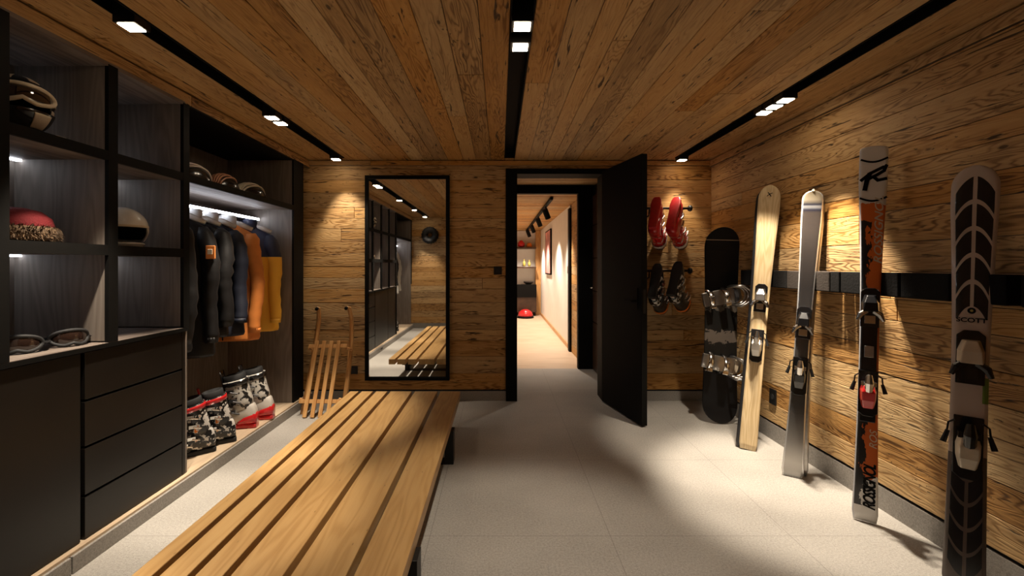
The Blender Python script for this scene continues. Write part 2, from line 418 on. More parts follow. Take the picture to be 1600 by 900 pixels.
# ------------------------------------------------------------------ shelving, base cabinets, wardrobes
XSB = -2.33
YG = [.72, 1.235, 1.75, 2.255, 2.773]          # uprights
def uprights(y): return (y - .0275, y + .0275)
su = empty('shelf_unit', (-2.1, 1.75, .955), 'open cube shelving with black fronts and smoked wood insides above the drawers', 'shelf unit')
def child(mb, name, mat, t, **k):
    o = mb.build(name, mat, t, **k)
    inv = Matrix.Translation(t.location) @ t.rotation_euler.to_matrix().to_4x4()
    o.matrix_parent_inverse = inv.inverted(); return o
for y in YG:
    w = .0275 if y != YG[-1] else .018
    child(B(XSB - .02, XC - .004, y - w + .003, y + w - .003, .985, 2.316), 'side_panel', M['veneer'], su)
    child(B(XC - .005, XC + .014, y - w, y + w, .978, 2.325), 'front_edge', M['black'], su)
for z0, z1 in ((1.40, 1.45), (1.86, 1.905)):
    for a, b in zip(YG, YG[1:]):
        child(B(XSB - .02, XC - .004, a + .0245, b - (.0245 if b != YG[-1] else .015), z0 + .003, z1 - .003), 'shelf', M['veneer_y'], su)
        child(B(XC - .005, XC + .0135, a + .0275, b - (.0275 if b != YG[-1] else .018), z0, z1), 'front_edge', M['black'], su)
child(B(XSB - .02, XC + .012, YG[0], YG[-1], 2.316, 2.335), 'top_panel', M['veneer_y'], su)
child(B(XSB - .02, XC + .012, YG[0] - .0275, YG[-1] + .018, .955, .978), 'bottom_panel', M['veneer_y'], su)
child(B(XC + .0122, XC + .0145, YG[0] - .0275, YG[-1] + .018, .955, .976), 'front_edge', M['black'], su)
child(B(XSB - .035, XSB - .02, YG[0], YG[-1], .978, 2.33), 'back_panel', M['veneer'], su)
for a, b in zip(YG, YG[1:]):
    child(B(XSB + .0, XSB + .018, a + .03, b - .03, 1.903, 1.909), 'light_strip', M['leddim'], su)
    for z in (1.40, 1.86):
        child(B(XSB + .0, XSB + .022, a + .03, b - .03, z - .008, z + .002), 'light_strip', M['led'], su)

def base_unit(name, y0, y1, fronts, lab, cat):
    t = empty(name, (-2.1, (y0 + y1) / 2, .09), lab, cat)
    child(B(XLB + .1, XC - .022, y0, y1, .09, .954), 'body', M['black'], t)
    for kind, a, b, z0, z1 in fronts:
        o = child(B(XC - .020, XC, a, b, z0, z1), kind, M['front'], t, bevel=.0015)
        if kind == 'drawer' and z0 < .7:
            child(B(XC - .018, XC + .003, a + .003, b - .003, z1 - .004, z1 + .0015), 'grip_edge', M['steel'], t) if False else None
    return t
base_unit('drawer_cabinet', 2.108, 2.791, [('drawer', 2.116, 2.762, a, b) for a, b in ((.094, .285), (.297, .508), (.520, .722), (.734, .95))] + [('end_panel', 2.766, 2.791, .094, .952)],
          'charcoal cabinet with four wide handleless drawers beside the wardrobe', 'drawer cabinet')
base_unit('base_cabinet', 1.30, 2.098, [('door', 1.305, 2.093, .094, .95)], 'charcoal cupboard with one plain tall door left of the drawers', 'cabinet')
base_unit('base_cabinet', .70, 1.292, [('door', .705, 1.287, .094, .95)], 'charcoal cupboard next to the second wardrobe, behind the camera', 'cabinet')

def wardrobe(y0, y1, yend, lab):
    t = empty('wardrobe', (-2.2, (y0 + y1) / 2, .09), lab, 'wardrobe')
    child(B(XLB + .02, XC - .004, y1, yend, .09, 2.33), 'side_panel', M['veneer'], t)
    child(B(XC - .005, XC + .012, y1, yend, .09, 2.33), 'front_edge', M['black'], t)
    child(B(XLB + .02, XC - .004, y0 - .02, y0, .09, 2.33), 'side_panel', M['veneer'], t)
    child(B(XC - .005, XC + .012, y0 - .02, y0, .955, 2.33), 'front_edge', M['black'], t)
    child(B(XLB + .005, XLB + .02, y0 - .02, yend, .09, 2.33), 'back_panel', M['veneer'], t)
    child(B(XLB + .02, XC - .004, y0, y1, 1.863, 1.902), 'top_shelf', M['veneer_y'], t)
    child(B(XC - .005, XC + .0115, y0, y1, 1.86, 1.905), 'front_edge', M['black'], t)
    child(B(XLB + .02, XC + .01, y0, y1, 2.318, 2.33), 'top_panel', M['black'], t)
    mb = MB().tube([(-2.217, y0, 1.772), (-2.217, y1, 1.772)], .013, 10)
    r = child(mb, 'clothes_rail', M['steel'], t, smooth=True)
    child(B(-2.204, -2.200, y0 + .003, y1 - .02, 1.762, 1.782), 'light_strip', M['ledrail'], t)
    return t
wardrobe(2.811, 4.233, YCE, 'open wardrobe with a lit rail of ski jackets beside the back wall')
wardrobe(-.74, .67, .69, 'second open wardrobe behind the camera, seen in the mirror')
struct(B(XLB, XC - .10, YCE, YB, .09, 2.40).build('trim_9', M['black']))
def lamp_area(loc, sx, sy, watts, rot, col):
    l = D.lights.new('strip_glow', 'AREA'); l.shape = 'RECTANGLE'; l.size = sx; l.size_y = sy; l.energy = watts * LK; l.color = col
    o = D.objects.new('strip_glow', l); C.objects.link(o); o.location = loc; o.rotation_euler = rot; return o

# ------------------------------------------------------------------ bench
bt = empty('slatted_bench', (-.80, 2.5, 0), 'long low slatted bench with pale wooden boards on black legs', 'bench')
BZ = .287; x = -1.265
for w in (.070, .095, .095, .179, .189, .168):
    child(B(x, x + w, 1.05, 3.90, BZ - .062, BZ), 'slat', M['bench'], bt, bevel=.0035)
    x += w + .027
for y in (1.80, 3.17):
    mb = B(-1.20, -.40, y - .045, y + .045, .212, .2245)
    for xx in (-1.19, -.345): mb.box(xx - .03, xx + .03, y - .045, y + .045, 0, .2245)
    mb.box(-1.20, -.36, y - .045, y + .045, 0, .012)
    child(mb, 'leg', M['blackmetal'], bt, bevel=.002)
for xx in (-1.13, -.43): child(B(xx - .02, xx + .02, 1.25, 3.72, .180, .2240), 'rail', M['blackmetal'], bt, bevel=.002)

# ------------------------------------------------------------------ mirror
mt_ = empty('wall_mirror', (-.918, YB, .21), 'tall rectangular mirror in a thin black frame on the plank wall', 'mirror')
x0, x1, z0, z1 = -1.336, -.500, .212, 2.243
mb = B(x0, x0 + .035, YB - .045, YB - .003, z0, z1); mb.box(x1 - .035, x1, YB - .045, YB - .003, z0, z1)
mb.box(x0 + .035, x1 - .035, YB - .045, YB - .003, z0, z0 + .035); mb.box(x0 + .035, x1 - .035, YB - .045, YB - .003, z1 - .035, z1)
child(mb, 'frame', M['black'], mt_, bevel=.001)
child(B(x0 + .03, x1 - .03, YB - .030, YB - .004, z0 + .03, z1 - .03), 'glass', M['mirror'], mt_)

# ------------------------------------------------------------------ doors and the corridor
mb = B(.06, .172, YB - .018, YB + .22, 0, 2.315); mb.box(1.02, 1.09, YB - .018, YB + .22, 0, 2.315); mb.box(.172, 1.02, YB - .018, YB + .22, 2.262, 2.315)
struct(mb.build('trim_10', M['black'], bevel=.002))
# door leaf swung into the room
hx, hy, fx, fy = 1.015, YB - .03, 1.187, YB - .76
ang = math.atan2(fy - hy, fx - hx); LW = math.hypot(fx - hx, fy - hy)
mt4 = Matrix.Translation((hx, hy, 0)) @ Matrix.Rotation(ang, 4, 'Z')
dl = MB().box(0, LW, -.004, .046, .012, 2.285, mt=mt4).build('door_1', M['black'], bevel=.002); struct(dl)
mb = MB(); mb.box(LW - .10, LW - .06, -.012, -.004, .98, 1.16, mt=mt4)
mb.tube([mt4 @ Vector((LW - .08, -.012, 1.05)), mt4 @ Vector((LW - .08, -.055, 1.05)), mt4 @ Vector((LW - .19, -.055, 1.05))], .009, 8)
mb.build('door_handle', M['black'], dl, smooth=False)
MB().box(LW - .002, LW + .002, .01, .032, .95, 1.15, mt=mt4).build('lock_plate', M['blackmetal'], dl)
# passage
PX0, PX1 = .06, 1.24
struct(B(PX0 - .1, PX0, YB + .22, 6.04, 0, 2.42).build('wall_passage_left', M['plaster']))
struct(B(PX1, PX1 + .1, YB + .12, 6.10, 0, 2.42).build('wall_passage_right', M['dimbrown']))
struct(planks('ceiling_passage', M['ceil'], (PX0 - .1, 6.05, ZC), (1, 0, 0), (0, -1, 0), 1.4, 6.05 - YB - .10, (.1, .16), seed=51) if False else
       planks('ceiling_passage', M['ceil'], (PX1 + .1, YB + .10, ZC), (-1, 0, 0), (0, 1, 0), 1.4, 6.05 - YB - .10, (.1, .16), seed=51))
d2 = B(PX1 - .035, PX1 - .001, 5.0, 5.98, .01, 2.25)
d2o = d2.build('door_2', M['dimbrown'], bevel=.002); struct(d2o)
mb = MB()
for z in (.62, 1.02, 1.44, 1.86): mb.box(PX1 - .037, PX1 - .034, 5.0, 5.98, z, z + .012)
mb.build('groove', M['black'], d2o)
mb = MB().tube([(PX1 - .03, 5.88, 1.07), (PX1 - .085, 5.88, 1.07), (PX1 - .085, 5.76, 1.07)], .010, 8); mb.build('door_handle', M['chrome'], d2o, smooth=True)
mb = B(1.02, PX1, 6.0, 6.10, 0, 2.40); mb.box(.0, 1.02, 6.0, 6.10, 2.29, 2.40); mb.box(.0, .15, 6.0, 6.10, 0, 2.29)
struct(mb.build('trim_11', M['black'], bevel=.002))
dlt = empty('added_passage_light', (.62, 5.25, 2.398), 'added unseen fill light in the plank ceiling of the short passage', 'spotlight')  # added lamp with housing, hidden above the door head, to brighten passage floor
MB().lathe([(.001, .0), (.045, .0), (.045, -.012), (.036, -.014), (.034, -.006), (.001, -.006)], (0, 0, 0), 20).build('housing', M['blackmetal'], dlt)
l = D.lights.new('beam', 'SPOT'); l.energy = 28; l.spot_size = math.radians(100); l.spot_blend = .8; l.color = (1, .9, .76); l.shadow_soft_size = .03
o = D.objects.new('beam', l); C.objects.link(o); o.parent = dlt; o.location = (0, 0, -.03)
# corridor
struct(B(-.9, 1.6, 6.04, 13.2, -.1, 0).build('floor_corridor', M['oakfloor']))
struct(planks('ceiling_corridor', M['ceil'], (1.25, 6.10, 2.31), (-1, 0, 0), (0, 1, 0), 2.1, 6.9, (.1, .16), seed=57))
struct(B(1.12, 1.25, 7.36, 13.0, 0, 2.31).build('wall_corridor_right', M['plaster']))
struct(B(-.9, -.78, 6.1, 13.0, 0, 2.31).build('wall_corridor_left', M['plaster']))
struct(B(-.9, 1.25, 12.75, 12.9, 0, 2.31).build('wall_corridor_end', M['plaster']))
struct(B(-.9, .0, 6.02, 6.10, 0, 2.42).build('wall_corridor_front', M['plaster']))
struct(planks('wall_corridor_plank', M['wall'], (1.12, 7.2, 0), (0, -1, 0), (0, 0, 1), 1.1, 2.31, (.1, .16), seed=59))
struct(B(1.085, 1.26, 7.2, 7.36, 0, 2.25).build('trim_12', M['black']))
struct(B(1.105, 1.12, 7.36, 12.75, 0, .07).build('baseboard_corridor', M['ash']))
struct(B(.98, 1.12, 12.60, 12.75, 0, 2.31).build('trim_13', M['ash']))
# light switch and handle like plate
tag(B(1.105, 1.12, 7.50, 7.56, 1.22, 1.34).build('wall_switch', M['steel'], bevel=.003), 'small grey wall switch on the white corridor wall', 'switch')
p = empty('framed_picture', (1.11, 10.4, 1.2), 'tall pinkish framed print on the white corridor wall', 'picture')
child(B(1.085, 1.118, 9.9, 11.0, 1.15, 2.15), 'frame', M['black'], p, bevel=.002)
child(B(1.080, 1.087, 9.93, 10.97, 1.18, 2.12), 'print', M['pink'], p)
# ceiling track spots in the corridor
tr = empty('track_light', (.72, 9.6, 2.29), 'black ceiling track with four spot heads in the bright corridor', 'track light')
child(B(.70, .74, 6.4, 12.4, 2.265, 2.305), 'track', M['black'], tr)
for i, y in enumerate((7.2, 8.6, 10.2, 11.7)):
    mb = MB().tube([(.72, y, 2.27), (.72, y, 2.22)], .012, 8)
    mb.tube([(.70, y, 2.23), (.76, y + .05, 2.09)], .045, 14)
    child(mb, 'spot_head', M['black'], tr, smooth=False)
    l = D.lights.new('beam', 'SPOT'); l.energy = 190; l.spot_size = math.radians(115); l.spot_blend = .8; l.color = (1, .84, .68); l.shadow_soft_size = .05
    o = D.objects.new('beam', l); C.objects.link(o); o.location = (.78, y + .06, 2.05)
    o.rotation_euler = Vector((-.10, .1, -1)).to_track_quat('-Z', 'Y').to_euler()
# shelves at the corridor's end
for z, lab in ((1.80, 'upper dark wall shelf at the far end of the corridor'), (1.28, 'lower dark wall shelf at the far end of the corridor')):
    tag(B(.0, .98, 12.35, 12.74, z, z + .045).build('wall_shelf', M['dimbrown'], bevel=.003), lab, 'shelf', 'corridor wall shelves')
cb = empty('sideboard', (.5, 12.55, 0), 'dark brown cupboard under the shelves at the corridor end', 'cabinet')
child(B(.0, .98, 12.32, 12.74, .10, .80), 'body', M['dimbrown'], cb, bevel=.004)
child(B(-.01, .98, 12.30, 12.57, .50, .84), 'top', M['black'], cb)
child(B(.02, .96, 12.36, 12.74, 0, .10), 'plinth', M['black'], cb)
def vase(x, z, prof, mat, lab, cat='vase', name='vase', g=None):
    tag(MB().lathe(prof, (x, 12.52, z), 16).build(name, mat, smooth=True), lab, cat, g)
vase(.58, 1.8455, [(.05, 0), (.09, .03), (.10, .10), (.05, .17), (.03, .19)], M['red'], 'red round pot on the upper corridor shelf')
vase(.80, 1.8455, [(.06, 0), (.08, .02), (.07, .07), (.04, .12)], M['orange'], 'small orange pot on the upper corridor shelf')
vase(.66, 1.3255, [(.035, 0), (.04, .12), (.016, .15), (.014, .20)], M['yellowpl'], 'amber bottle at the left on the lower corridor shelf', 'bottle', 'bottle')
vase(.80, 1.3255, [(.035, 0), (.04, .10), (.016, .13), (.014, .18)], M['yellowpl'], 'shorter amber bottle at the right on the lower corridor shelf', 'bottle', 'bottle')
vase(.78, .8405, [(.06, 0), (.13, .05), (.14, .08)], M['leather'], 'brown bowl on the cupboard at the corridor end', 'bowl', 'bowl')
t = empty('balance_trainer', (.66, 11.9, 0), 'red half dome on a dark disc on the floor at the corridor end', 'exercise ball')
MB().lathe([(.001, 0), (.20, 0), (.22, .02), (.21, .045), (.001, .045)], n=24).build('base_disc', M['black'], t, smooth=True)
MB().lathe([(.19, .045), (.195, .08), (.17, .15), (.11, .20), (.05, .222), (.001, .225)], n=24).build('dome', M['red'], t, smooth=True)

# sockets and switches
def plate(x, z, lab, wall='back', y=None):
    if wall == 'back':
        t = empty('wall_socket', (x, YB, z), lab, 'socket')
        B(-.04, .04, -.012, 0, -.04, .04).build('plate', M['blackmetal'], t, bevel=.003)
        MB().lathe([(.022, -.0135), (.022, -.011)], n=16, axis='Y').build('insert', M['rubber'], t)
    else:
        t = empty('wall_socket', (XR, y, z), lab, 'socket')
        B(-.012, 0, -.04, .04, -.06, .06).build('plate', M['blackmetal'], t, bevel=.003)
        MB().lathe([(.022, -.0135), (.022, -.011)], n=16, axis='X').build('insert', M['rubber'], t)
plate(-1.458, .308, 'small black wall socket between the sled and the mirror')
plate(-.02, 1.30, 'small black switch plate on the plank wall beside the door frame')
plate(0, .34, 'small black wall socket low on the ski wall between wooden and silver skis', 'right', 3.55)

# ------------------------------------------------------------------ ski holders on the right wall
HB = [(3.655, 3.88, 'felt'), (3.265, 3.50, 'felt'), (3.12, 3.255, 'leather'), (2.835, 2.987, 'leather'), (2.75, 2.827, 'felt'),
      (2.588, 2.742, 'felt'), (2.342, 2.478, 'felt'), (2.075, 2.332, 'felt'), (1.843, 1.966, 'felt'), (1.60, 1.795, 'felt'), (1.30, 1.52, 'felt'), (4.18, 4.24, 'felt')]
HL = ['right beside the snowboard', 'just to the right of the wooden ski', 'brownish, left of the silver ski', 'brownish, right behind the silver ski',
      'narrow one right of the silver ski', 'touching the orange and white ski on its left', 'touching the orange and white ski on its right',
      'widest one, left of the leaf pattern ski', 'in front of the leaf pattern ski', 'cut by the right edge of the photo', 'nearest the camera, outside the photo', 'small one left of the snowboard']
for (a, b, k), lab in zip(HB, HL):
    t = empty('ski_holder', (XR, (a + b) / 2, 1.25), 'black padded ski holder block, ' + lab, 'ski holder', 'padded ski holders in a row')
    h = (b - a) / 2; t['label'] = t['label'].replace('black padded', 'dark brown padded') if k == 'leather' else t['label']
    B(-.085, -.006, -h + .002, h - .002, -.062, .064).build('pad', M[k], t, bevel=.006, seg=3)
    B(-.006, .006, -h, h, -.045, .045).build('wall_plate', M['blackmetal'], t)

# ------------------------------------------------------------------ skis
def ski_mat(kind):
    m, nt, b = new_mat('ski_' + kind)
    uv = N(nt, 'ShaderNodeUVMap', uv_map='uv').outputs[0]; u, v, _ = sep(nt, uv)   # u 0..1 across, v 0..1 tail to tip
    nz = noise(nt, comb(nt, mathn(nt, 'MULTIPLY', u, 3.0), mathn(nt, 'MULTIPLY', v, 26.0), 3.3), 1.0, 5, .6)
    if kind == 'race':
        vv = mathn(nt, 'ADD', v, mathn(nt, 'MULTIPLY_ADD', nz, .035, -.0175))
        base = ramp(nt, vv, [(0, (.75, .73, .70)), (.115, (.60, .13, .025)), (.27, (.52, .11, .02)), (.60, (.78, .18, .03)), (.842, (.80, .78, .74))], 'CONSTANT')
        blk = mathn(nt, 'GREATER_THAN', mathn(nt, 'ADD', mathn(nt, 'MULTIPLY', nz, 1.1), mathn(nt, 'MULTIPLY', u, -.85)), .22)
        rng = mathn(nt, 'MULTIPLY', mathn(nt, 'GREATER_THAN', v, .04), mathn(nt, 'LESS_THAN', vv, .80))
        col = mix(nt, mathn(nt, 'MULTIPLY', blk, rng), base, (.012, .012, .014))
        col = mix(nt, mathn(nt, 'LESS_THAN', u, .06), col, (.65, .66, .70))
        rough = .28
    elif kind == 'leaf':
        au = mathn(nt, 'ABSOLUTE', mathn(nt, 'MULTIPLY_ADD', u, 2.0, -1.0))
        def leaf(v0, v1, n, sgn):
            p = (v1 - v0) / n
            q = mathn(nt, 'DIVIDE', mathn(nt, 'ADD', mathn(nt, 'SUBTRACT', v, v0), mathn(nt, 'MULTIPLY', mathn(nt, 'POWER', au, 2.0), sgn * p * .95)), p)
            t = mathn(nt, 'FRACT', q)
            inside = mathn(nt, 'MULTIPLY', mathn(nt, 'GREATER_THAN', t, .17), mathn(nt, 'MULTIPLY', mathn(nt, 'GREATER_THAN', au, .09), mathn(nt, 'LESS_THAN', au, .80)))
            r_ = mathn(nt, 'MULTIPLY', mathn(nt, 'GREATER_THAN', q, 0.0), mathn(nt, 'LESS_THAN', q, float(n)))
            r2_ = mathn(nt, 'MULTIPLY', mathn(nt, 'GREATER_THAN', v, v0 - .02), mathn(nt, 'LESS_THAN', v, v1))
            return mathn(nt, 'MULTIPLY', inside, mathn(nt, 'MULTIPLY', r_, r2_))
        top = leaf(.655, .975, 5, 1.0)
        bot = leaf(.02, .31, 5, -1.0)
        base = ramp(nt, v, [(0, (.13, .10, .085)), (.315, (.60, .50, .43))], 'CONSTANT')
        col = mix(nt, top, base, (.008, .009, .012))
        col = mix(nt, bot, col, (.010, .010, .012))
        grn = mathn(nt, 'MULTIPLY', mathn(nt, 'GREATER_THAN', u, .84), mathn(nt, 'MULTIPLY', mathn(nt, 'GREATER_THAN', v, .44), mathn(nt, 'LESS_THAN', v, .50)))
        col = mix(nt, grn, col, (.18, .30, .06)); rough = .25
    elif kind == 'silver':
        base = ramp(nt, v, [(0, (.30, .29, .28)), (.05, (.50, .48, .46)), (.24, (.10, .10, .10)), (.50, (.12, .115, .115)), (.66, (.06, .055, .055)), (.925, (.11, .09, .08)), (.935, (.03, .035, .07)), (.945, (.5, .5, .52)), (.953, (.03, .035, .07)), (.97, (.60, .52, .38))], 'LINEAR')
        edge = mathn(nt, 'GREATER_THAN', mathn(nt, 'ABSOLUTE', mathn(nt, 'MULTIPLY_ADD', u, 2.0, -1.0)), .84)
        col = mix(nt, edge, base, (.72, .72, .72)); b.inputs['Metallic'].default_value = .7; rough = .26
    nt.links.new(col, b.inputs['Base Color']); b.inputs['Roughness'].default_value = rough; b.inputs['Coat Weight'].default_value = .3
    return m
for k in ('race', 'leaf', 'silver'): M['ski_' + k] = ski_mat(k)
M['base'] = plain('black_ski_base', (.015, .015, .017), .35)

def ski_frame(Bp, Tp, theta):
    Bp, Tp = Vector(Bp), Vector(Tp); z = (Tp - Bp).normalized()
    w = Vector((math.cos(theta), -math.sin(theta), 0)); x = (w - z * w.dot(z)).normalized(); y = z.cross(x)
    m = Matrix((x, y, z)).transposed().to_4x4(); m.translation = Bp
    return m, (Tp - Bp).length
def ski_body(L, wt, wm, ws, tip_len, curl, tipshape=2.0, flat_tail=True):
    """local: z along the ski, x across, front face -y"""
    bm = bmesh.new(); uvl = bm.loops.layers.uv.new('uv')
    n, k = 60, 8; th = .014; rows = []
    for i in range(n + 1):
        t = i / n; t = 1 - (1 - t) ** 1.5 if t > .5 else t * (1 - .5 ** 1.5) / .5
        zz = t * L
        if t < .48: w = wm + (wt - wm) * ((.48 - t) / .48) ** 1.8
        else: w = wm + (ws - wm) * min(1, (t - .48) / (.90 - .48)) ** 1.8
        if t < .012: w *= .86 + .14 * math.sqrt(t / .012)
        d = (L - zz)
        if d < tip_len: w *= max(.02, (1 - ((tip_len - d) / tip_len) ** tipshape)) ** (1 / tipshape)
        y = -curl * max(0, (t - .86) / .14) ** 2
        thk = th * (1 - .45 * max(0, (t - .8) / .2)) * (1 - .4 * max(0, (.1 - t) / .1))
        camber = .006 * math.sin(PI * t)
        rows.append((zz, w / 2, y - camber, thk, t))
    F_, Bk = [], []
    for zz, hw, y, thk, t in rows:
        F_.append([(bm.verts.new((hw * (2 * j / k - 1), y - thk + (.003 if j in (0, k) else 0), zz)), j / k, t) for j in range(k + 1)])
        Bk.append([(bm.verts.new((hw * (2 * j / k - 1), y, zz)), j / k, t) for j in range(k + 1)])
    def quad(a, b, c, d, mi, sm=True):
        f = bm.faces.new([p[0] for p in (a, b, c, d)]); f.material_index = mi; f.smooth = sm
        for lp, p in zip(f.loops, (a, b, c, d)): lp[uvl].uv = (p[1], p[2])
    for i in range(n):
        for j in range(k):
            quad(F_[i][j], F_[i][j + 1], F_[i + 1][j + 1], F_[i + 1][j], 0)
            quad(Bk[i][j + 1], Bk[i][j], Bk[i + 1][j], Bk[i + 1][j + 1], 1)
        quad(Bk[i][0], F_[i][0], F_[i + 1][0], Bk[i + 1][0], 1, False)
        quad(F_[i][k], Bk[i][k], Bk[i + 1][k], F_[i + 1][k], 1, False)
    for j in range(k):
        quad(Bk[0][j], Bk[0][j + 1], F_[0][j + 1], F_[0][j], 1, False)
        quad(F_[n][j], F_[n][j + 1], Bk[n][j + 1], Bk[n][j], 1, False)
    bmesh.ops.recalc_face_normals(bm, faces=bm.faces)
    return bm
def bm_obj(bm, name, mats, parent):
    me = D.meshes.new(name); bm.to_mesh(me); bm.free()
    for m in mats: me.materials.append(m)
    o = D.objects.new(name, me); C.objects.link(o); o.parent = parent; return o
def text_mesh(name, s, size, mat, parent, mtx, shear=0.0, bold=0.0, spacing=1.0, xs=1.0):
    cu = D.curves.new('t', 'FONT'); cu.body = s; cu.size = size; cu.extrude = .0004; cu.offset = bold; cu.shear = shear
    cu.space_character = spacing; cu.align_x = 'CENTER'; cu.align_y = 'CENTER'
    to = D.objects.new('t', cu); C.objects.link(to)
    dg = bpy.context.evaluated_depsgraph_get(); dg.update()
    me = D.meshes.new_from_object(to.evaluated_get(dg)); D.objects.remove(to)
    for v in me.vertices: v.co.x *= xs
    me.transform(mtx); me.materials.clear(); me.materials.append(mat); me.name = name
    o = D.objects.new(name, me); C.objects.link(o); o.parent = parent; return o
# text plane: letters' x -> ski z (reads upward) or across; letters' z(up of plane)= -y
UPRIGHT = Matrix(((1,0,0,0),(0,0,-1,0),(0,1,0,0),(0,0,0,1)))       # x->x, y->z, normal -> -y
ALONG = Matrix(((0,-1,0,0),(0,0,-1,0),(1,0,0,0),(0,0,0,1)))        # x->z, y->-x, normal -> -y

def toe_piece(t, z, y, mbody, maccent, s=1.0, plate=None):
    y0 = y
    o = MB().loft([[Vector((sx * .031 * s, y0 - d, z + zz * s)) for sx, zz in ((-1, -.07), (1, -.07), (1, .075), (.5, .09), (-.5, .09), (-1, .075))] for d in (0, .012)]).build('binding_plate', plate or M['blackgloss'], t, bevel=.003)
    mb = MB()
    for zz0, zz1, w0, w1, h0, h1 in ((-.005, .055, .030, .020, .050, .030),):
        mb.loft([[Vector((-w0*s, y0-.01, z+zz0*s)), Vector((w0*s, y0-.01, z+zz0*s)), Vector((w0*s*.8, y0-.01-h0*s, z+zz0*s)), Vector((-w0*s*.8, y0-.01-h0*s, z+zz0*s))],
                 [Vector((-w0*s, y0-.01, z+.03*s)), Vector((w0*s, y0-.01, z+.03*s)), Vector((w0*s*.7, y0-.008-h0*s, z+.03*s)), Vector((-w0*s*.7, y0-.008-h0*s, z+.03*s))],
                 [Vector((-w1*s, y0-.01, z+zz1*s+.01)), Vector((w1*s, y0-.01, z+zz1*s+.01)), Vector((w1*s*.6, y0-.01-h1*s, z+zz1*s+.005)), Vector((-w1*s*.6, y0-.01-h1*s, z+zz1*s+.005))]])
    mb.build('toe_piece', mbody, t, bevel=.004, smooth=False)
    mb = MB()
    for sx in (-1, 1):
        mb.tube([(sx * .012 * s, y0 - .042 * s, z - .004), (sx * .032 * s, y0 - .046 * s, z - .018 * s), (sx * .042 * s, y0 - .046 * s, z - .042 * s)], [.010 * s, .011 * s, .006 * s], 8)
    mb.box(-.018 * s, .018 * s, y0 - .018, y0 - .012, z - .055 * s, z - .022 * s)
    mb.build('toe_wings', maccent, t, smooth=False, bevel=.001)
def heel_piece(t, z, y, mbody, maccent, s=1.0, plate=None, brake=True):
    y0 = y
    MB().loft([[Vector((sx * .032 * s, y0 - d, z + zz * s)) for sx, zz in ((-1, -.085), (-.5, -.10), (.5, -.10), (1, -.085), (1, .085), (-1, .085))] for d in (0, .012)]).build('binding_plate', plate or M['blackgloss'], t, bevel=.003)
    mb = MB()
    sec = lambda zz, w, h: [Vector((-w*s, y0-.01, z+zz*s)), Vector((w*s, y0-.01, z+zz*s)), Vector((w*s*.75, y0-.01-h*s, z+zz*s)), Vector((-w*s*.75, y0-.01-h*s, z+zz*s))]
    mb.loft([sec(-.065, .020, .022), sec(-.03, .027, .050), (sec(.005, .028, .062)), sec(.03, .022, .050)])
    mb.build('heel_piece', mbody, t, bevel=.004)
    mb = MB(); mb.tube([(0, y0 - .065 * s, z + .012 * s), (0, y0 - .085 * s, z + .045 * s), (0, y0 - .078 * s, z + .075 * s)], [.014 * s, .015 * s, .009 * s], 8)
    mb.box(-.024 * s, .024 * s, y0 - .055 * s, y0 - .035 * s, z + .028 * s, z + .045 * s)
    mb.build('heel_lever', maccent, t, bevel=.001)
    if brake:
        for sx in (-1, 1):
            mb = MB()
            mb.tube([(sx * .03 * s, y0 - .016, z + .07 * s), (sx * .043 * s, y0 - .014, z + .060 * s), (sx * .046 * s, y0 - .016, z + .030 * s)], .004, 6)
            mb.tube([(sx * .044 * s, y0 - .016, z + .036 * s), (sx * .054 * s, y0 - .022, z - .000 * s)], [.008, .011], 8)
            mb.build('ski_brake', M['blackmetal'], t)

def make_ski(name, Bp, Tp, theta, lab, group, mat, dims, bind, tip_len=.09, curl=.035, tipshape=2.0):
    m, L = ski_frame(Bp, Tp, theta)
    t = D.objects.new(name, None); C.objects.link(t); t.matrix_world = m; tag(t, lab, 'ski', group)
    bm_obj(ski_body(L, *dims, tip_len, curl, tipshape), 'ski_body', [mat, M['base']], t)
    if bind:
        zt, zh, s, mb1, mb2, ma = bind
        toe_piece(t, zt, -.020, mb1, ma, s); heel_piece(t, zh, -.020, mb2, ma, s)
    return t, L
GS = 'skis leaning on the right plank wall'
# wooden pair
P = lambda x, y, X: px(x, y, X * F / (x - VX))          # pixel at a known X
Tw = P(1204, 291, 2.035); Bw = Vector((1.815, 3.375, 0.004))
t, L = make_ski('alpine_ski', Bw, Tw, math.radians(32), 'pale wooden ski with small black cross mark and black and silver bindings', GS, M['blond'], (.118, .108, .145),
                (1.10, .77, 1.3, M['steel'], M['white'], M['chrome']), .10, .03)
tb = t; mx = MB()
mx.ribbon([(-.016, L - .085), (0, L - .070), (.018, L - .062)], .005, .0012, Matrix.Translation((0, -.042, 0)))
mx.ribbon([(-.010, L - .058), (0, L - .070), (.010, L - .086)], .006, .0012, Matrix.Translation((0, -.042, 0)))
mx.build('cross_mark', M['black'], t)
sh = Vector((.002, .026, 0))
make_ski('alpine_ski', Bw + sh + Vector((-.01, .004, 0)), Tw + sh + Vector((-.006, .0, -.006)), math.radians(32), 'dark ski hidden behind the pale wooden ski, only its edge showing', GS, M['base'], (.118, .108, .145), None, .10, -.02)
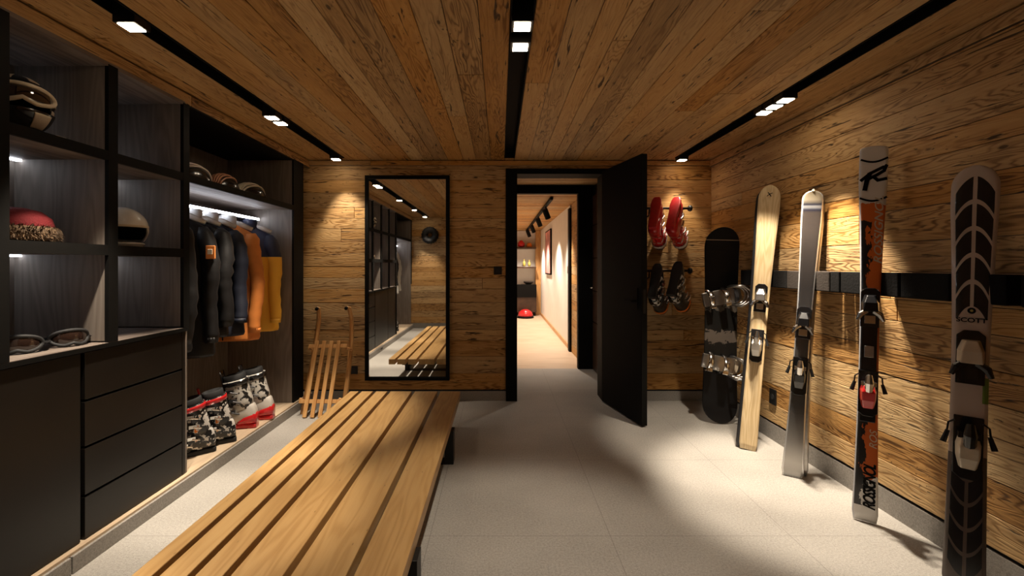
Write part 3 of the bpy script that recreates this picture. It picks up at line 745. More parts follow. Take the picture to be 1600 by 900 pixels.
# silver pair
Ts = P(1271, 300, 2.045); Bs = Vector((1.868, 2.945, .004))
t, L = make_ski('alpine_ski', Bs, Ts, math.radians(34), 'silver grey ski with dark blue stripes near the tip', GS, M['ski_silver'], (.122, .082, .118),
                (.97, .65, 1.3, M['blackgloss'], M['blackgloss'], M['chrome']), .055, .03, 2.2)
MB().lathe([(.001, 0), (.009, 0), (.007, .012), (.001, .016)], (0, -.035, L - .003), 10).build('tip_cap', M['cream'], t)
sh = Vector((.034, .034, 0))
make_ski('alpine_ski', Bs + sh + Vector((.02, .0, 0)), Ts + Vector((.026, .020, -.004)), math.radians(34), 'mate of the silver ski, standing behind it, its pale edge showing', GS, M['steel'], (.118, .080, .118), None, .055, -.012, 2.2)
# orange / white ski
Tr = P(1365, 231, 2.038); Br = Vector((1.925, 2.432, .004))
t, L = make_ski('alpine_ski', Br, Tr, math.radians(36), 'white, orange and black racing ski with a large black R at the tip', GS, M['ski_race'], (.112, .082, .122),
                (1.11, .68, 1.3, M['blackgloss'], M['red'], M['chrome']), .022, .03, 3.0)
tr_, Lr = t, L
MB().loft([[Vector((sx * .033, -.018 - d, z)) for sx, z in ((-1, .52), (1, .52), (1, 1.215), (-1, 1.215))] for d in (0, .010)]).build('race_plate', M['blackgloss'], t, bevel=.003)
MB().box(-.034, .034, -.031, -.028, 1.195, 1.22).build('plate_end', M['white'], t)
MB().box(-.020, .020, -.036, -.028, .86, .92).build('plate_insert', M['steel'], t, bevel=.002)
def on(z): return Matrix.Translation((0, 0, z))
def yat(z, L, curl=.03): 
    q = z / L; return -curl * max(0, (q - .86) / .14) ** 2 - .006 * math.sin(PI * q) - .014 * (1 - .45 * max(0, (q - .8) / .2)) - .0012
# emblem: arcs and the slanted R
mb = MB(); k = .119 / 130
def cr(pts): return [((x - 163) * k, Lr - (y - 45) * k * 1.72 * .72) for x, y in pts]
zc_ = Lr - .13
for yy in (100, 285):
    MB().ribbon([((x - 163) * k * .95, Lr - .005 - (yy + 16 * math.sin((x - 100) / 130 * PI) - 45) * .00195 * .58) for x in range(103, 230, 14)],   .010, .001, Matrix.Translation((0, yat(Lr - (.06 if yy == 100 else .28), Lr) , 0))).build('emblem_arc', M['black'], t)
def R_(pts): return [((x - 163) * k, Lr - .005 - (y - 45) * .00195 * .58) for x, y in pts]
ym = yat(Lr - .14, Lr) - .001
for pts, w in (([(108, 200), (150, 168), (222, 136)], .016), ([(146, 172), (134, 205), (126, 245)], .021), ([(222, 136), (212, 160), (180, 178), (140, 196)], .016), ([(165, 186), (185, 204), (222, 198)], .016)):
    mb.ribbon(R_(pts), w, .001, Matrix.Translation((0, ym, 0)))
mb.build('emblem', M['black'], t)
text_mesh('lettering', 'ROSSIGNOL', .050, M['cream'], t, Matrix.Translation((.030, yat(Lr - .46, Lr) - .0006, Lr - .455)) @ ALONG, .35, .0006, 1.0, 1.35)
text_mesh('lettering', 'ROSSIGNOL', .070, M['black'], t, Matrix.Translation((.018, yat(.18, Lr) - .0006, .185)) @ ALONG, .35, .002, .8, .72)
text_mesh('lettering', 'ROS', .045, M['cream'], t, Matrix.Translation((.028, yat(.45, Lr) - .0006, .43)) @ ALONG, .3, 0, 1.0, 1.1)
# leaf pattern ski
Tl = P(1524, 262, 2.030); Bl = Vector((1.925, 1.915, .004))
t, L = make_ski('alpine_ski', Bl, Tl, math.radians(42), 'broad white ski with a black leaf rib pattern', GS, M['ski_leaf'], (.132, .112, .146),
                (.95, .60, 1.4, M['cream'], M['cream'], M['blackgloss']), .085, .04, 2.0)
text_mesh('lettering', 'SCOTT', .026, M['black'], t, Matrix.Translation((0, yat(L * .63, L) - .001, L * .632)) @ UPRIGHT, 0, .0006, 1.0, 1.1)
mb = MB().lathe([(.013, -.001), (.013, 0)], (0, yat(L * .66, L), L * .655), 20, 'Y'); mb.build('round_logo', M['black'], t)
MB().lathe([(.005, -.0018), (.005, -.001)], (0, yat(L * .66, L), L * .655), 12, 'Y').build('logo_dot', M['yellowpl'], t)

# ------------------------------------------------------------------ snowboard
def board_mat():
    m, nt, b = new_mat('snowboard_sheet')
    tc = N(nt, 'ShaderNodeTexCoord'); x, y, z = sep(nt, tc.outputs['Object'])
    nz = noise(nt, tc.outputs['Object'], 14, 4, .6)
    zz = mathn(nt, 'ADD', z, mathn(nt, 'MULTIPLY_ADD', nz, .24, -.12))
    g = ramp(nt, mathn(nt, 'DIVIDE', zz, 1.7), [(0, (.008, .008, .009)), (.34, (.012, .011, .010)), (.40, (.11, .09, .075)), (.455, (.010, .010, .010)), (.56, (.10, .085, .07)), (.62, (.008, .008, .009))], 'CONSTANT')
    ln = mathn(nt, 'MULTIPLY', mathn(nt, 'GREATER_THAN', z, 1.565), mathn(nt, 'LESS_THAN', z, 1.572))
    g = mix(nt, ln, g, (.30, .22, .15))
    nt.links.new(g, b.inputs['Base Color']); b.inputs['Roughness'].default_value = .4; b.inputs['Specular IOR Level'].default_value = .2; return m
Bb, Tb = Vector((1.890, 3.97, .004)), Vector((1.942, 4.03, 1.68))
m, L = ski_frame(Bb, Tb, math.radians(5))
t = D.objects.new('snowboard', None); C.objects.link(t); t.matrix_world = m
tag(t, 'black snowboard with grey graphics and two silver strap bindings standing in the corner', 'snowboard')
rings = []
for i in range(41):
    q = (1 - math.cos(PI * i / 40)) / 2; z = L * q; hw = .152 - .016 * math.sin(PI * q)
    e = min(z, L - z); hw *= math.sqrt(max(.0008, 1 - max(0, (.17 - e) / .17) ** 2.2))
    y = -.05 * max(0, (q - .86) / .14) ** 2 - .04 * max(0, (.12 - q) / .12) ** 2
    rings.append([Vector((-hw, y - .004, z)), Vector((-hw * .97, y - .012, z)), Vector((hw * .97, y - .012, z)), Vector((hw, y - .004, z)), Vector((hw * .97, y, z)), Vector((-hw * .97, y, z))])
MB().loft(rings).build('deck', board_mat(), t)
def strap_binding(t, z, rot, padmat):
    b = D.objects.new('strap_binding', None); C.objects.link(b); b.parent = t; b.location = (0, -.012, z); b.rotation_euler = (0, rot, 0); b.scale = (1.22, 1.22, 1.3)
    # local: x heel(+)..toe(-), z across foot, -y out
    ring = lambda d, s: [Vector((-.135 * s, -d, -.045)), Vector((-.135 * s, -d, .045)), Vector((.10 * s, -d, .055)), Vector((.135 * s, -d, .03)), Vector((.135 * s, -d, -.03)), Vector((.10 * s, -d, -.055))]
    MB().loft([ring(0, 1), ring(.016, .97)]).build('base_plate', M['steel'], b, bevel=.004)
    MB().loft([[Vector((.10 + .03 * math.cos(a) - .02, -d, .05 * math.sin(a))) for a in [k * PI / 8 - PI / 2 for k in range(9)]] + [Vector((.085, -d, .035)), Vector((.085, -d, -.035))] for d in (.016, .03)]).build('heel_pad', padmat, b)
    mb = MB()
    for h in (.05, .10, .15):
        mb.tube([(.05, -.02, -.06)] + [(.06 + .085 * math.cos(a), -h, .065 * math.sin(a)) for a in [k * PI / 8 - PI / 2 for k in range(9)]] + [(.05, -.02, .06)], .008, 8)
    mb.build('highback', padmat if h == 0 else M['steel'], b, smooth=True)
    for xo, h in ((-.09, .06), (.0, .095)):
        mb = MB().tube([(xo, -.012 - h * math.sin(a) * 1.1, -.062 * math.cos(a)) for a in [k * PI / 10 for k in range(11)]], .019, 8, flat=.35)
        mb.build('strap', M['chrome'], b, smooth=True)
    B(-.02, .02, -.115, -.09, -.055, -.03).build('buckle', M['chrome'], b, bevel=.004)
    B(-.11, -.075, -.085, -.06, -.058, -.035).build('buckle', M['chrome'], b, bevel=.004)
strap_binding(t, 1.075, math.radians(-12), M['greycl']); strap_binding(t, .50, math.radians(10), M['cream'])

# ------------------------------------------------------------------ ski boots
def sec_ring(c, ax, ay, rx, ry, n=16, e=2.6):
    c, ax, ay = Vector(c), Vector(ax), Vector(ay); out = []
    for k in range(n):
        a = k * 2 * PI / n; ca, sa = math.cos(a), math.sin(a)
        out.append(c + ax * rx * math.copysign(abs(ca) ** (2 / e), ca) + ay * ry * math.copysign(abs(sa) ** (2 / e), sa))
    return out
def make_boot(lab, group, shell, cuff, accent, buckle, heelmat=None):
    """toe +x, sole on z=0"""
    t = empty('ski_boot', (0, 0, 0), lab, 'ski boot', group)
    Y, Z, X = (0, 1, 0), (0, 0, 1), (1, 0, 0)
    sole = [sec_ring((x, 0, .016), Y, Z, w, .016, e=5) for x, w in ((-.135, .030), (-.12, .038), (-.05, .036), (.03, .040), (.10, .046), (.15, .040), (.178, .026))]
    MB().loft(sole).build('sole', heelmat or M['rubber'], t, bevel=.002)
    low = [sec_ring((x, 0, .028 + h / 2), Y, Z, w, h / 2, e=3) for x, w, h in ((-.130, .032, .09), (-.115, .043, .13), (-.07, .047, .165), (-.01, .049, .155), (.045, .051, .115), (.10, .050, .085), (.145, .042, .070), (.170, .028, .050))]
    MB().loft(low).build('lower_shell', shell, t, smooth=True)
    if heelmat: MB().loft([sec_ring((x, 0, .028 + h / 2), Y, Z, w, h / 2, e=3) for x, w, h in ((-.136, .034, .07), (-.118, .046, .085), (-.06, .050, .06), (-.02, .050, .02))]).build('heel_shell', heelmat, t, smooth=True)
    ax = Vector((.22, 0, 1)).normalized(); f = Y; fx = Vector((1, 0, -.22)).normalized()
    cf = []
    for d, rx, ry, off in ((0, .066, .050, -.045), (.05, .072, .054, -.045), (.11, .070, .057, -.042), (.17, .074, .061, -.040), (.20, .078, .064, -.040)):
        cf.append(sec_ring(Vector((off, 0, .13)) + ax * d, fx, Y, rx, ry, e=2.4))
    inner = [sec_ring(Vector((-.040, 0, .13)) + ax * d, fx, Y, rx, ry, e=2.4) for d, rx, ry in ((.20, .070, .056), (.12, .060, .048))]
    MB().loft(cf + inner).build('cuff', cuff, t, smooth=True)
    ln = [sec_ring(Vector((-.040, 0, .13)) + ax * d, fx, Y, rx, ry, e=2.2) for d, rx, ry in ((.10, .062, .050), (.20, .066, .053), (.235, .068, .055), (.240, .058, .046), (.20, .05, .04))]
    MB().loft(ln).build('liner', M['rubber'], t, smooth=True)
    tg = [sec_ring(Vector((.032, 0, .13)) + ax * d, Y, fx, w, .008, e=2.2) for d, w in ((.0, .030), (.12, .036), (.22, .040), (.265, .034))]
    MB().loft(tg).build('tongue', accent, t, smooth=True)
    for cxy, w, z, tilt in ((( .075, .088), .050, .0, 0), ((.035, .125), .052, 0, 0), ((.028, .20), .056, 0, 1), ((.045, .262), .060, 0, 1)):
        x_, z_ = cxy
        b_ = MB()
        pts = [(x_ - .035 - .02 * tilt, -w - .004, z_ - .012), (x_ + .0, -w * .72, z_ + .010), (x_ + .014, 0, z_ + .022), (x_, w * .72, z_ + .010)]
        b_.tube(pts, .008, 6, flat=.4)
        b_.box(x_ - .045, x_ - .005, -w - .012, -w - .002, z_ - .012, z_ + .006)
        b_.box(x_ - .050, x_ - .005, w + .002, w + .013, z_ - .014, z_ + .008)
        b_.tube([(x_ - .075, w + .004, z_ - .02), (x_ - .03, w + .014, z_ - .006)], .006, 6)
        b_.build('buckle', buckle, t, bevel=.0015)
    mb = MB().loft([sec_ring(Vector((-.040, 0, .13)) + ax * d, fx, Y, .0795, .0655, e=2.4) for d in (.165, .195)], cap=False)
    mb.build('power_strap', accent, t, smooth=True, solid=.003)
    return t
def copy_tree(o, parent=None):
    c = o.copy(); C.objects.link(c)
    if parent is not None: c.parent = parent
    for ch in [x for x in D.objects if x.parent is o]: copy_tree(ch, c)
    return c
def place(o, loc, rz, lab=None, rot=None, s=1.0):
    o.location = loc; o.rotation_euler = rot if rot else (0, 0, rz); o.scale = (s, s, s)
    if lab: o['label'] = lab
M['bootblack'] = plain('boot_black_patterned', (.03, .03, .032), .3, coat=.4, var=.9, scale=22)
M['bootwhite'] = plain('boot_white', (.58, .54, .49), .35, coat=.2, var=.06)
M['redwhite'], nt_, b_ = new_mat('red_white_splash')
_tc = N(nt_, 'ShaderNodeTexCoord'); _n = noise(nt_, _tc.outputs['Object'], 26, 3, .6)
nt_.links.new(ramp(nt_, _n, [(0, (.02, .02, .02)), (.36, (.62, .015, .02)), (.60, (.75, .72, .70))], 'CONSTANT'), b_.inputs['Base Color']); b_.inputs['Roughness'].default_value = .25
M['bwsplash'], nt_, b_ = new_mat('black_white_splash')
_tc = N(nt_, 'ShaderNodeTexCoord'); _n = noise(nt_, _tc.outputs['Object'], 21, 3, .6)
nt_.links.new(ramp(nt_, _n, [(0, (.65, .62, .58)), (.42, (.012, .012, .013)), (.60, (.65, .62, .58)), (.66, (.75, .2, .02))], 'CONSTANT'), b_.inputs['Base Color']); b_.inputs['Roughness'].default_value = .25

M['whitesplash'], nt_, b_ = new_mat('white_black_splash')
_tc = N(nt_, 'ShaderNodeTexCoord'); _n = noise(nt_, _tc.outputs['Object'], 17, 4, .6)
nt_.links.new(ramp(nt_, _n, [(0, (.012, .012, .013)), (.47, (.60, .57, .52)), (.66, (.02, .02, .02))], 'CONSTANT'), b_.inputs['Base Color']); b_.inputs['Roughness'].default_value = .3
G1 = 'ski boots on the wardrobe floor'
bA = make_boot('black and white ski boot with red cuff, nearer of its pair on the wardrobe floor', G1, M['bwsplash'], M['bwsplash'], M['red'], M['chrome'])
ZB = .0905
place(bA, (-2.05, 3.06, ZB), math.radians(222), s=1.04)
bA2 = copy_tree(bA); place(bA2, (-2.02, 3.25, ZB), math.radians(215), 'black and white ski boot with red cuff, farther of its pair on the wardrobe floor', s=1.04)
bB = make_boot('white ski boot with red heel, nearer of its pair in the wardrobe', G1, M['bootwhite'], M['whitesplash'], M['blackgloss'], M['bootblack'], M['red'])
place(bB, (-2.05, 3.58, ZB), math.radians(192), s=1.15)
bB2 = copy_tree(bB); place(bB2, (-2.02, 3.78, ZB), math.radians(190), 'white ski boot with red heel, farther of its pair in the wardrobe', s=1.15)
bC = copy_tree(bA); place(bC, (-2.10, .25, ZB), math.radians(180), 'black and white ski boot in the second wardrobe, seen in the mirror', s=1.1)
bC['group'] = 'boots behind the camera'

# ------------------------------------------------------------------ boot rack on the back wall behind the door
rk = empty('boot_rack', (1.5, YB, 1.6), 'black wall rack with two bars and round end knobs behind the open door', 'rack')
for z in (1.905, 1.30):
    mb = MB()
    mb.tube([(1.12, YB - .13, z), (1.83, YB - .13, z)], .012, 10)
    for x_ in (1.20, 1.80): mb.tube([(x_, YB, z), (x_, YB - .13, z)], .010, 8)
    child(mb, 'bar', M['blackmetal'], rk, smooth=True)
for z in (1.905, 1.30): child(MB().lathe([(.001, 0), (.024, 0), (.030, .012), (.030, .022), (.022, .034), (.001, .034)], (1.828, YB - .13, z), 16, 'X'), 'end_knob', M['blackmetal'], rk, smooth=True)
for x_ in (1.29, 1.45, 1.58, 1.72):
    for z in (1.84, 1.235): child(MB().tube([(x_, YB - .13, z + .06), (x_, YB - .12, z), (x_, YB - .01, z - .02)], .008, 8), 'peg', M['blackmetal'], rk, smooth=True)
GR = 'ski boots hung on the wall rack'
bR = make_boot('x', GR, M['red'], M['redwhite'], M['white'], M['chrome'], M['red'])
bK = make_boot('x', GR, M['bwsplash'], M['bootblack'], M['orange'], M['chrome'])
# toe up, sole outwards, cuff slanting down towards the wall
def hang(o, x_, z, lab, tw=0.0):
    cx_ = Vector((0, .64, .77)).normalized(); cz_ = Vector((0, .77, -.64)).normalized()
    cy_ = cz_.cross(cx_)
    m3 = Matrix((cx_, cy_, cz_)).transposed()
    m3 = Matrix.Rotation(tw, 3, 'Z') @ m3
    o.location = (x_, YB - .36, z); o.rotation_euler = m3.to_euler(); o.scale = (1.25, 1.1, 1.15); o['label'] = lab
hang(bR, 1.59, 1.83, 'red and white ski boot hanging on the upper rack bar, farther from the door', -.62)
o = copy_tree(bR); hang(o, 1.42, 1.83, 'red and white ski boot on the upper rack bar, half hidden by the door', -.5)
hang(bK, 1.60, 1.22, 'black and white ski boot on the lower rack bar, farther from the door', -.66)
o = copy_tree(bK); hang(o, 1.42, 1.20, 'black and white ski boot on the lower rack bar, half hidden by the door', -.55)

# ------------------------------------------------------------------ jackets
def cloth2(name, top, bottom, zt):
    m, nt, b = new_mat(name); tc = N(nt, 'ShaderNodeTexCoord'); x, y, z = sep(nt, tc.outputs['Object'])
    f = noise(nt, tc.outputs['Object'], 12, 3)
    nt.links.new(mix(nt, mathn(nt, 'GREATER_THAN', z, zt), bottom, top), b.inputs['Base Color']); b.inputs['Roughness'].default_value = .65
    bump(nt, b, f, .35, .006); return m
M['yellownavy'] = cloth2('navy_over_yellow', (.014, .018, .045), (.86, .45, .04), -.27)
M['whitegrey'] = cloth2('white_jacket_fabric', (.72, .72, .72), (.68, .66, .62), -.3)
def make_jacket(loc, rz, length, mat, lab, seed, collar=None, puffy=0.0, sleeve_mat=None, w=1.0):
    rs = random.Random(seed)
    t = empty('ski_jacket', loc, lab, 'jacket', 'ski jackets on the wardrobe rail', rz)
    ph = [rs.uniform(0, 6.28) for _ in range(6)]
    rings = []
    prof = [(-length, .238, .080), (-length + .02, .245, .085), (-length * .8, .232, .080), (-length * .6, .218, .075), (-.42, .208, .075), (-.25, .215, .078), (-.15, .222, .070), (-.10, .215, .060), (-.065, .17, .052), (-.035, .11, .047), (-.01, .075, .045)]
    zs = []
    for (z0, a0, b0), (z1, a1, b1) in zip(prof, prof[1:]):
        k = max(1, int((z1 - z0) / .035))
        for i in range(k): q = i / k; zs.append((z0 + (z1 - z0) * q, a0 + (a1 - a0) * q, b0 + (b1 - b0) * q))
    zs.append(prof[-1])
    for z, a, b in zs:
        ring = []
        for k in range(40):
            an = k * 2 * PI / 40; ca, sa = math.cos(an), math.sin(an)
            fold = 1 + .07 * math.sin(an * 5 + ph[0] + z * 3) * min(1, -z * 2) + .04 * math.sin(an * 9 + ph[1] - z * 5)
            pf = 1 + puffy * abs(math.sin(z * PI / .085))
            ring.append(Vector((w * a * math.copysign(abs(ca) ** .8, ca) * (1 + (fold - 1) * .3), b * math.copysign(abs(sa) ** .8, sa) * fold * pf, z)))
        rings.append(ring)
    MB().loft(rings).build('body', mat, t, smooth=True)
    for s in (-1, 1):
        L2 = length * rs.uniform(.86, .94)
        pts, rr = [], []
        for i in range(17):
            q = i / 16; x_ = s * w * (.180 + .055 * math.sin(min(1, q * 2) * PI / 2) + .01 * math.sin(q * 9 + ph[2])); z = -.085 - (L2 - .085) * q
            y_ = -.015 - .05 * q + .012 * math.sin(q * 7 + ph[3])
            pts.append((x_, y_, z)); rr.append((.060 - .016 * q) * (1 + .07 * math.sin(q * 40 + ph[4])) * (1 + puffy * abs(math.sin(z * PI / .085))))
        rr[0] = .035
        MB().tube(pts, rr, 14, flat=1.0).build('sleeve', sleeve_mat or mat, t, smooth=True)
        MB().tube([Vector(pts[-1]) + Vector((0, 0, .03)), Vector(pts[-1]) + Vector((0, 0, -.006))], rr[-1] * .99, 14).build('cuff', M['blackcl'] if puffy else mat, t, smooth=True)
    col = [[Vector((w * .072 * k_ * math.cos(a), -.01 + .05 * k_ * math.sin(a), z)) for a in [i * PI / 10 for i in range(20)]] for z, k_ in ((-.03, 1.1), (.02, 1.05), (.06, 1.0))]
    MB().loft(col, cap=False).build('collar', collar or mat, t, smooth=True, solid=.012)
    MB().tube([(0, -.052, -.02), (0, -.081, -.14), (0, -.086, -.40), (0, -.088, -length + .01)], .005, 6).build('zip', M['blackmetal'], t)
    return t
def hanger(y, lab, rz):
    t = empty('coat_hanger', (-2.217, y, 1.772), lab, 'hanger', 'hangers on the wardrobe rail', rz)
    MB().tube([(-.014 * math.cos(a) * 1.25, 0, .0 + .0175 * math.sin(a)) for a in [PI * k / 8 - .3 for k in range(10)]] + [(.0, 0, -.03), (0, 0, -.05)], .0025, 6).build('hook', M['chrome'], t)
    MB().tube([(-.19, 0, -.125), (-.10, 0, -.085), (0, 0, -.055), (.10, 0, -.085), (.19, 0, -.125)], [.016, .022, .016, .022, .016], 8).build('shoulder_bar', M['white'], t, smooth=True)
JK = [(2.90, 14, .90, 'blackcl', 'black puffy jacket closest to the shelves on the wardrobe rail', .10, None, None),
      (3.13, 16, .97, 'blackcl', 'long black jacket with an orange chest badge', .0, 'navycl', None),
      (3.31, 12, .86, 'blackcl', 'glossy black quilted jacket with a pale collar on the rail', .16, 'whitecl', None),
      (3.50, 14, .88, 'navycl', 'dark navy jacket hanging in front of the orange one', .0, 'whitecl', None),
      (3.74, 12, .95, 'orangecl', 'plain orange jacket with a pale collar on the wardrobe rail', .0, 'whitecl', None),
      (4.06, 10, .92, 'yellownavy', 'yellow jacket with navy shoulders at the far end of the rail', .0, None, None)]
for i, (y, a, ln, mt, lab, pf, cl, sm) in enumerate(JK):
    j = make_jacket((-2.217, y, 1.695), math.radians(a), ln, M[mt], lab, 60 + i, M[cl] if cl else None, pf)
    if i == 1:
        B(.222, .278, -.104, -.085, -.30, -.21).build('badge', M['orangecl'], j, bevel=.004)
        B(.235, .265, -.112, -.106, -.27, -.235).build('badge_print', M['cream'], j, bevel=.002)
    hanger(y, 'white hanger holding the ' + lab.split(' on the')[0].split(' at the')[0].split(' in the')[0].split(' closest')[0].split(' hanging')[0].split(' with')[0], math.radians(a))
MB()
j = make_jacket((-2.217, .15, 1.695), math.radians(-8), .90, M['whitegrey'], 'white jacket in the second wardrobe, seen in the mirror', 90); j['group'] = 'jackets behind the camera'
j = make_jacket((-2.217, .42, 1.695), math.radians(-8), .80, M['blackcl'], 'black jacket in the second wardrobe behind the camera', 91); j['group'] = 'jackets behind the camera'
hanger(.15, 'white hanger holding the white jacket seen in the mirror', 0); hanger(.42, 'white hanger holding the black jacket behind the camera', 0)

# ------------------------------------------------------------------ helmets, goggles, cap
def patch(R, az0, az1, p0, p1, s=1.0, na=14, npp=8, shape=None):
    """patch of an ellipsoid; azimuth 0 = front (+x), polar angle from the top; degrees"""
    rows = []
    for i in range(npp + 1):
        row = []
        for j in range(na + 1):
            q = j / na; r = i / npp; az = math.radians(az0 + (az1 - az0) * q)
            a, b = (p0, p1) if shape is None else shape(az0 + (az1 - az0) * q)
            ph = math.radians(a + (b - a) * r)
            row.append(Vector((R[0] * s * math.sin(ph) * math.cos(az), R[1] * s * math.sin(ph) * math.sin(az), R[2] * s * math.cos(ph))))
        rows.append(row)
    return rows
def shell(R, shape, s=1.0, solid=.012):
    return MB().loft(patch(R, -180, 180, 0.5, 90, s, 48, 18, shape), cap=False, closed=False)
def mk(mb, name, mat, t, solid=.004, **k):
    o = mb.build(name, mat, t, smooth=True, solid=solid, **k); return o
def helm_limit(front, side, back):
    def f(az):
        a = abs(az)
        if a < 50: v = front
        elif a < 80: v = front + (side - front) * (a - 50) / 30
        elif a < 130: v = side
        else: v = side + (back - side) * (a - 130) / 50
        return (.5, v)
    return f
def goggles_on(t, R, mats, p=(62, 92), s=1.05, az=58):
    MB().loft(patch(R, -az + 8, az - 8, p[0] + 5, p[1] - 5, s + .05), cap=False, closed=False).build('lens', mats[1], t, smooth=True, solid=.004)
    pts = []
    for k in range(36):
        a = k * 2 * PI / 36; azz = az * math.cos(a); pp = (p[0] + p[1]) / 2 + (p[1] - p[0]) / 2 * math.sin(a)
        if math.sin(a) > .5: pp -= 9 * math.exp(-(azz / 12) ** 2)      # nose dip
        ph, aa = math.radians(pp), math.radians(azz)
        pts.append((R[0] * (s + .04) * math.sin(ph) * math.cos(aa), R[1] * (s + .04) * math.sin(ph) * math.sin(aa), R[2] * (s + .04) * math.cos(ph)))
    pts.append(pts[0])
    MB().tube(pts, .009, 8, cap=False).build('goggle_frame', mats[0], t, smooth=True)
    MB().loft(patch(R, az, 360 - az, (p[0] + p[1]) / 2 - 8, (p[0] + p[1]) / 2 + 6, s), cap=False, closed=False).build('goggle_strap', mats[2], t, smooth=True, solid=.004)
# 1: patterned full face helmet with goggles
R = (.145, .115, .125)
t = empty('ski_helmet', (-2.08, 1.985, 1.905 + .135), 'black and cream patterned helmet with goggles on the top shelf', 'helmet', 'helmets on the shelves', math.radians(-38))
mk(shell(R, helm_limit(78, 138, 140)), 'shell', M['blackgloss'], t, .012)
mk(MB().loft(patch(R, -62, 62, 106, 146, 1.13), cap=False, closed=False), 'chin_guard', M['blackgloss'], t, .012)
for a0, a1, p0, p1 in ((60, 84, 96, 126), (96, 118, 60, 120), (128, 150, 80, 132), (-84, -64, 96, 128), (-116, -96, 62, 118), (-152, -130, 84, 130), (20, 50, 18, 44), (-50, -20, 18, 44), (-100, -70, 36, 52)):
    mk(MB().loft([[p for p in r] for r in patch(R, a0, a1, p0, p1, 1.012, 8, 6)], cap=False, closed=False), 'pattern_panel', M['cream'], t, .003)
mk(MB().loft(patch(R, -52, -22, 110, 138, 1.15), cap=False, closed=False), 'chin_panel', M['cream'], t, .003)
mk(MB().loft(patch(R, 18, 50, 110, 138, 1.15), cap=False, closed=False), 'chin_panel', M['cream'], t, .003)
goggles_on(t, R, (M['cream'], M['goldlens'], M['cream']), (64, 98), 1.06)
# 2: white helmet
R = (.140, .118, .120)
t = empty('ski_helmet', (-2.07, 2.52, 1.45 + .100), 'plain white glossy helmet alone in the middle shelf cube', 'helmet', 'helmets on the shelves', math.radians(-30))
mk(shell(R, helm_limit(86, 128, 122)), 'shell', M['white'], t, .010)
mk(shell((R[0] * .9, R[1] * .9, R[2] * .9), helm_limit(88, 120, 118)), 'liner', M['rubber'], t, .006)
mk(MB().loft(patch(R, -70, 70, 128, 144, 1.10), cap=False, closed=False), 'chin_guard', M['white'], t, .010)
mk(MB().loft(patch(R, -50, 50, 82, 87, 1.03), cap=False, closed=False), 'visor_rim', M['cream'], t, .006)
# 3: red cap with fur rim
t = empty('fur_trimmed_hat', (-2.09, 1.985, 1.4505), 'red cloth hat with brown fur rim on the middle shelf', 'hat', None, math.radians(-15))
MB().lathe([(.115, .03), (.128, .07), (.118, .105), (.085, .135), (.04, .148), (.001, .150)], n=28).build('crown', M['redcloth'], t, smooth=True)
rs = random.Random(5); mb = MB(); rings = []
for i in range(48):
    a = i * 2 * PI / 48
    rings.append([Vector(((.126 + .026 * math.cos(k * PI / 6)) * math.cos(a), (.126 + .026 * math.cos(k * PI / 6)) * math.sin(a), .038 + .030 * math.sin(k * PI / 6))) for k in range(12)])
rings.append(rings[0]); mb.loft(rings, cap=False)
for i in range(3600):
    a, b2 = rs.uniform(0, 2 * PI), rs.uniform(-.9, PI + .9)
    d = Vector((math.cos(b2) * math.cos(a), math.cos(b2) * math.sin(a), math.sin(b2)))
    p = Vector((.126 * math.cos(a), .126 * math.sin(a), .038)) + Vector((d.x * .025, d.y * .025, d.z * .029))
    tdir = Vector((-math.sin(a), math.cos(a), 0)) * .0022
    e = p + d * rs.uniform(.008, .018) + Vector((rs.uniform(-.006, .006), rs.uniform(-.006, .006), rs.uniform(-.010, .002)))
    if e.z < .002: e.z = .002
    vs_ = [mb.bm.verts.new(q) for q in (p - tdir, p + tdir, e)]; mb.bm.faces.new(vs_)
mb.build('fur_rim', M['fur'], t)
# 4: goggles on the lower shelf
def goggles(loc, rz, lab):
    t = empty('ski_goggles', loc, lab, 'goggles', 'goggles on the lower shelf', rz); t.scale = (.82, .82, .82)
    R = (.10, .095, .095)
    mk(MB().loft(patch(R, -58, 58, 66, 112, 1.0), cap=False, closed=False), 'lens', M['goldlens'], t, .004)
    pts = []
    for k in range(37):
        a = k * 2 * PI / 36; azz = 64 * math.cos(a); pp = 89 + 27 * math.sin(a) - (10 * math.exp(-(azz / 14) ** 2) if math.sin(a) > .5 else 0)
        ph, aa = math.radians(pp), math.radians(azz)
        pts.append((R[0] * math.sin(ph) * math.cos(aa), R[1] * math.sin(ph) * math.sin(aa), R[2] * math.cos(ph)))
    MB().tube(pts, .010, 8, cap=False).build('goggle_frame', M['rubber'], t, smooth=True)
    mb = MB().tube([(R[0] * math.cos(math.radians(a)) * (1 if a < 180 else .8), R[1] * 1.02 * math.sin(math.radians(a)), -.004) for a in range(66, 300, 12)], .019, 8, flat=.18)
    mb.build('strap', M['felt'], t, smooth=True)
goggles((-2.06, 1.98, .978 + .039), math.radians(-50), 'black ski goggles with dark lens, left one on the lower shelf')
goggles((-2.03, 2.15, .978 + .039), math.radians(-25), 'black ski goggles lying right beside the shelf upright')
tag(B(-1.99, -1.93, 2.005, 2.052, 1.9055, 1.918).build('paper_tag', M['cream'], bevel=.001), 'small pale tag on the top shelf edge below the patterned helmet', 'tag')
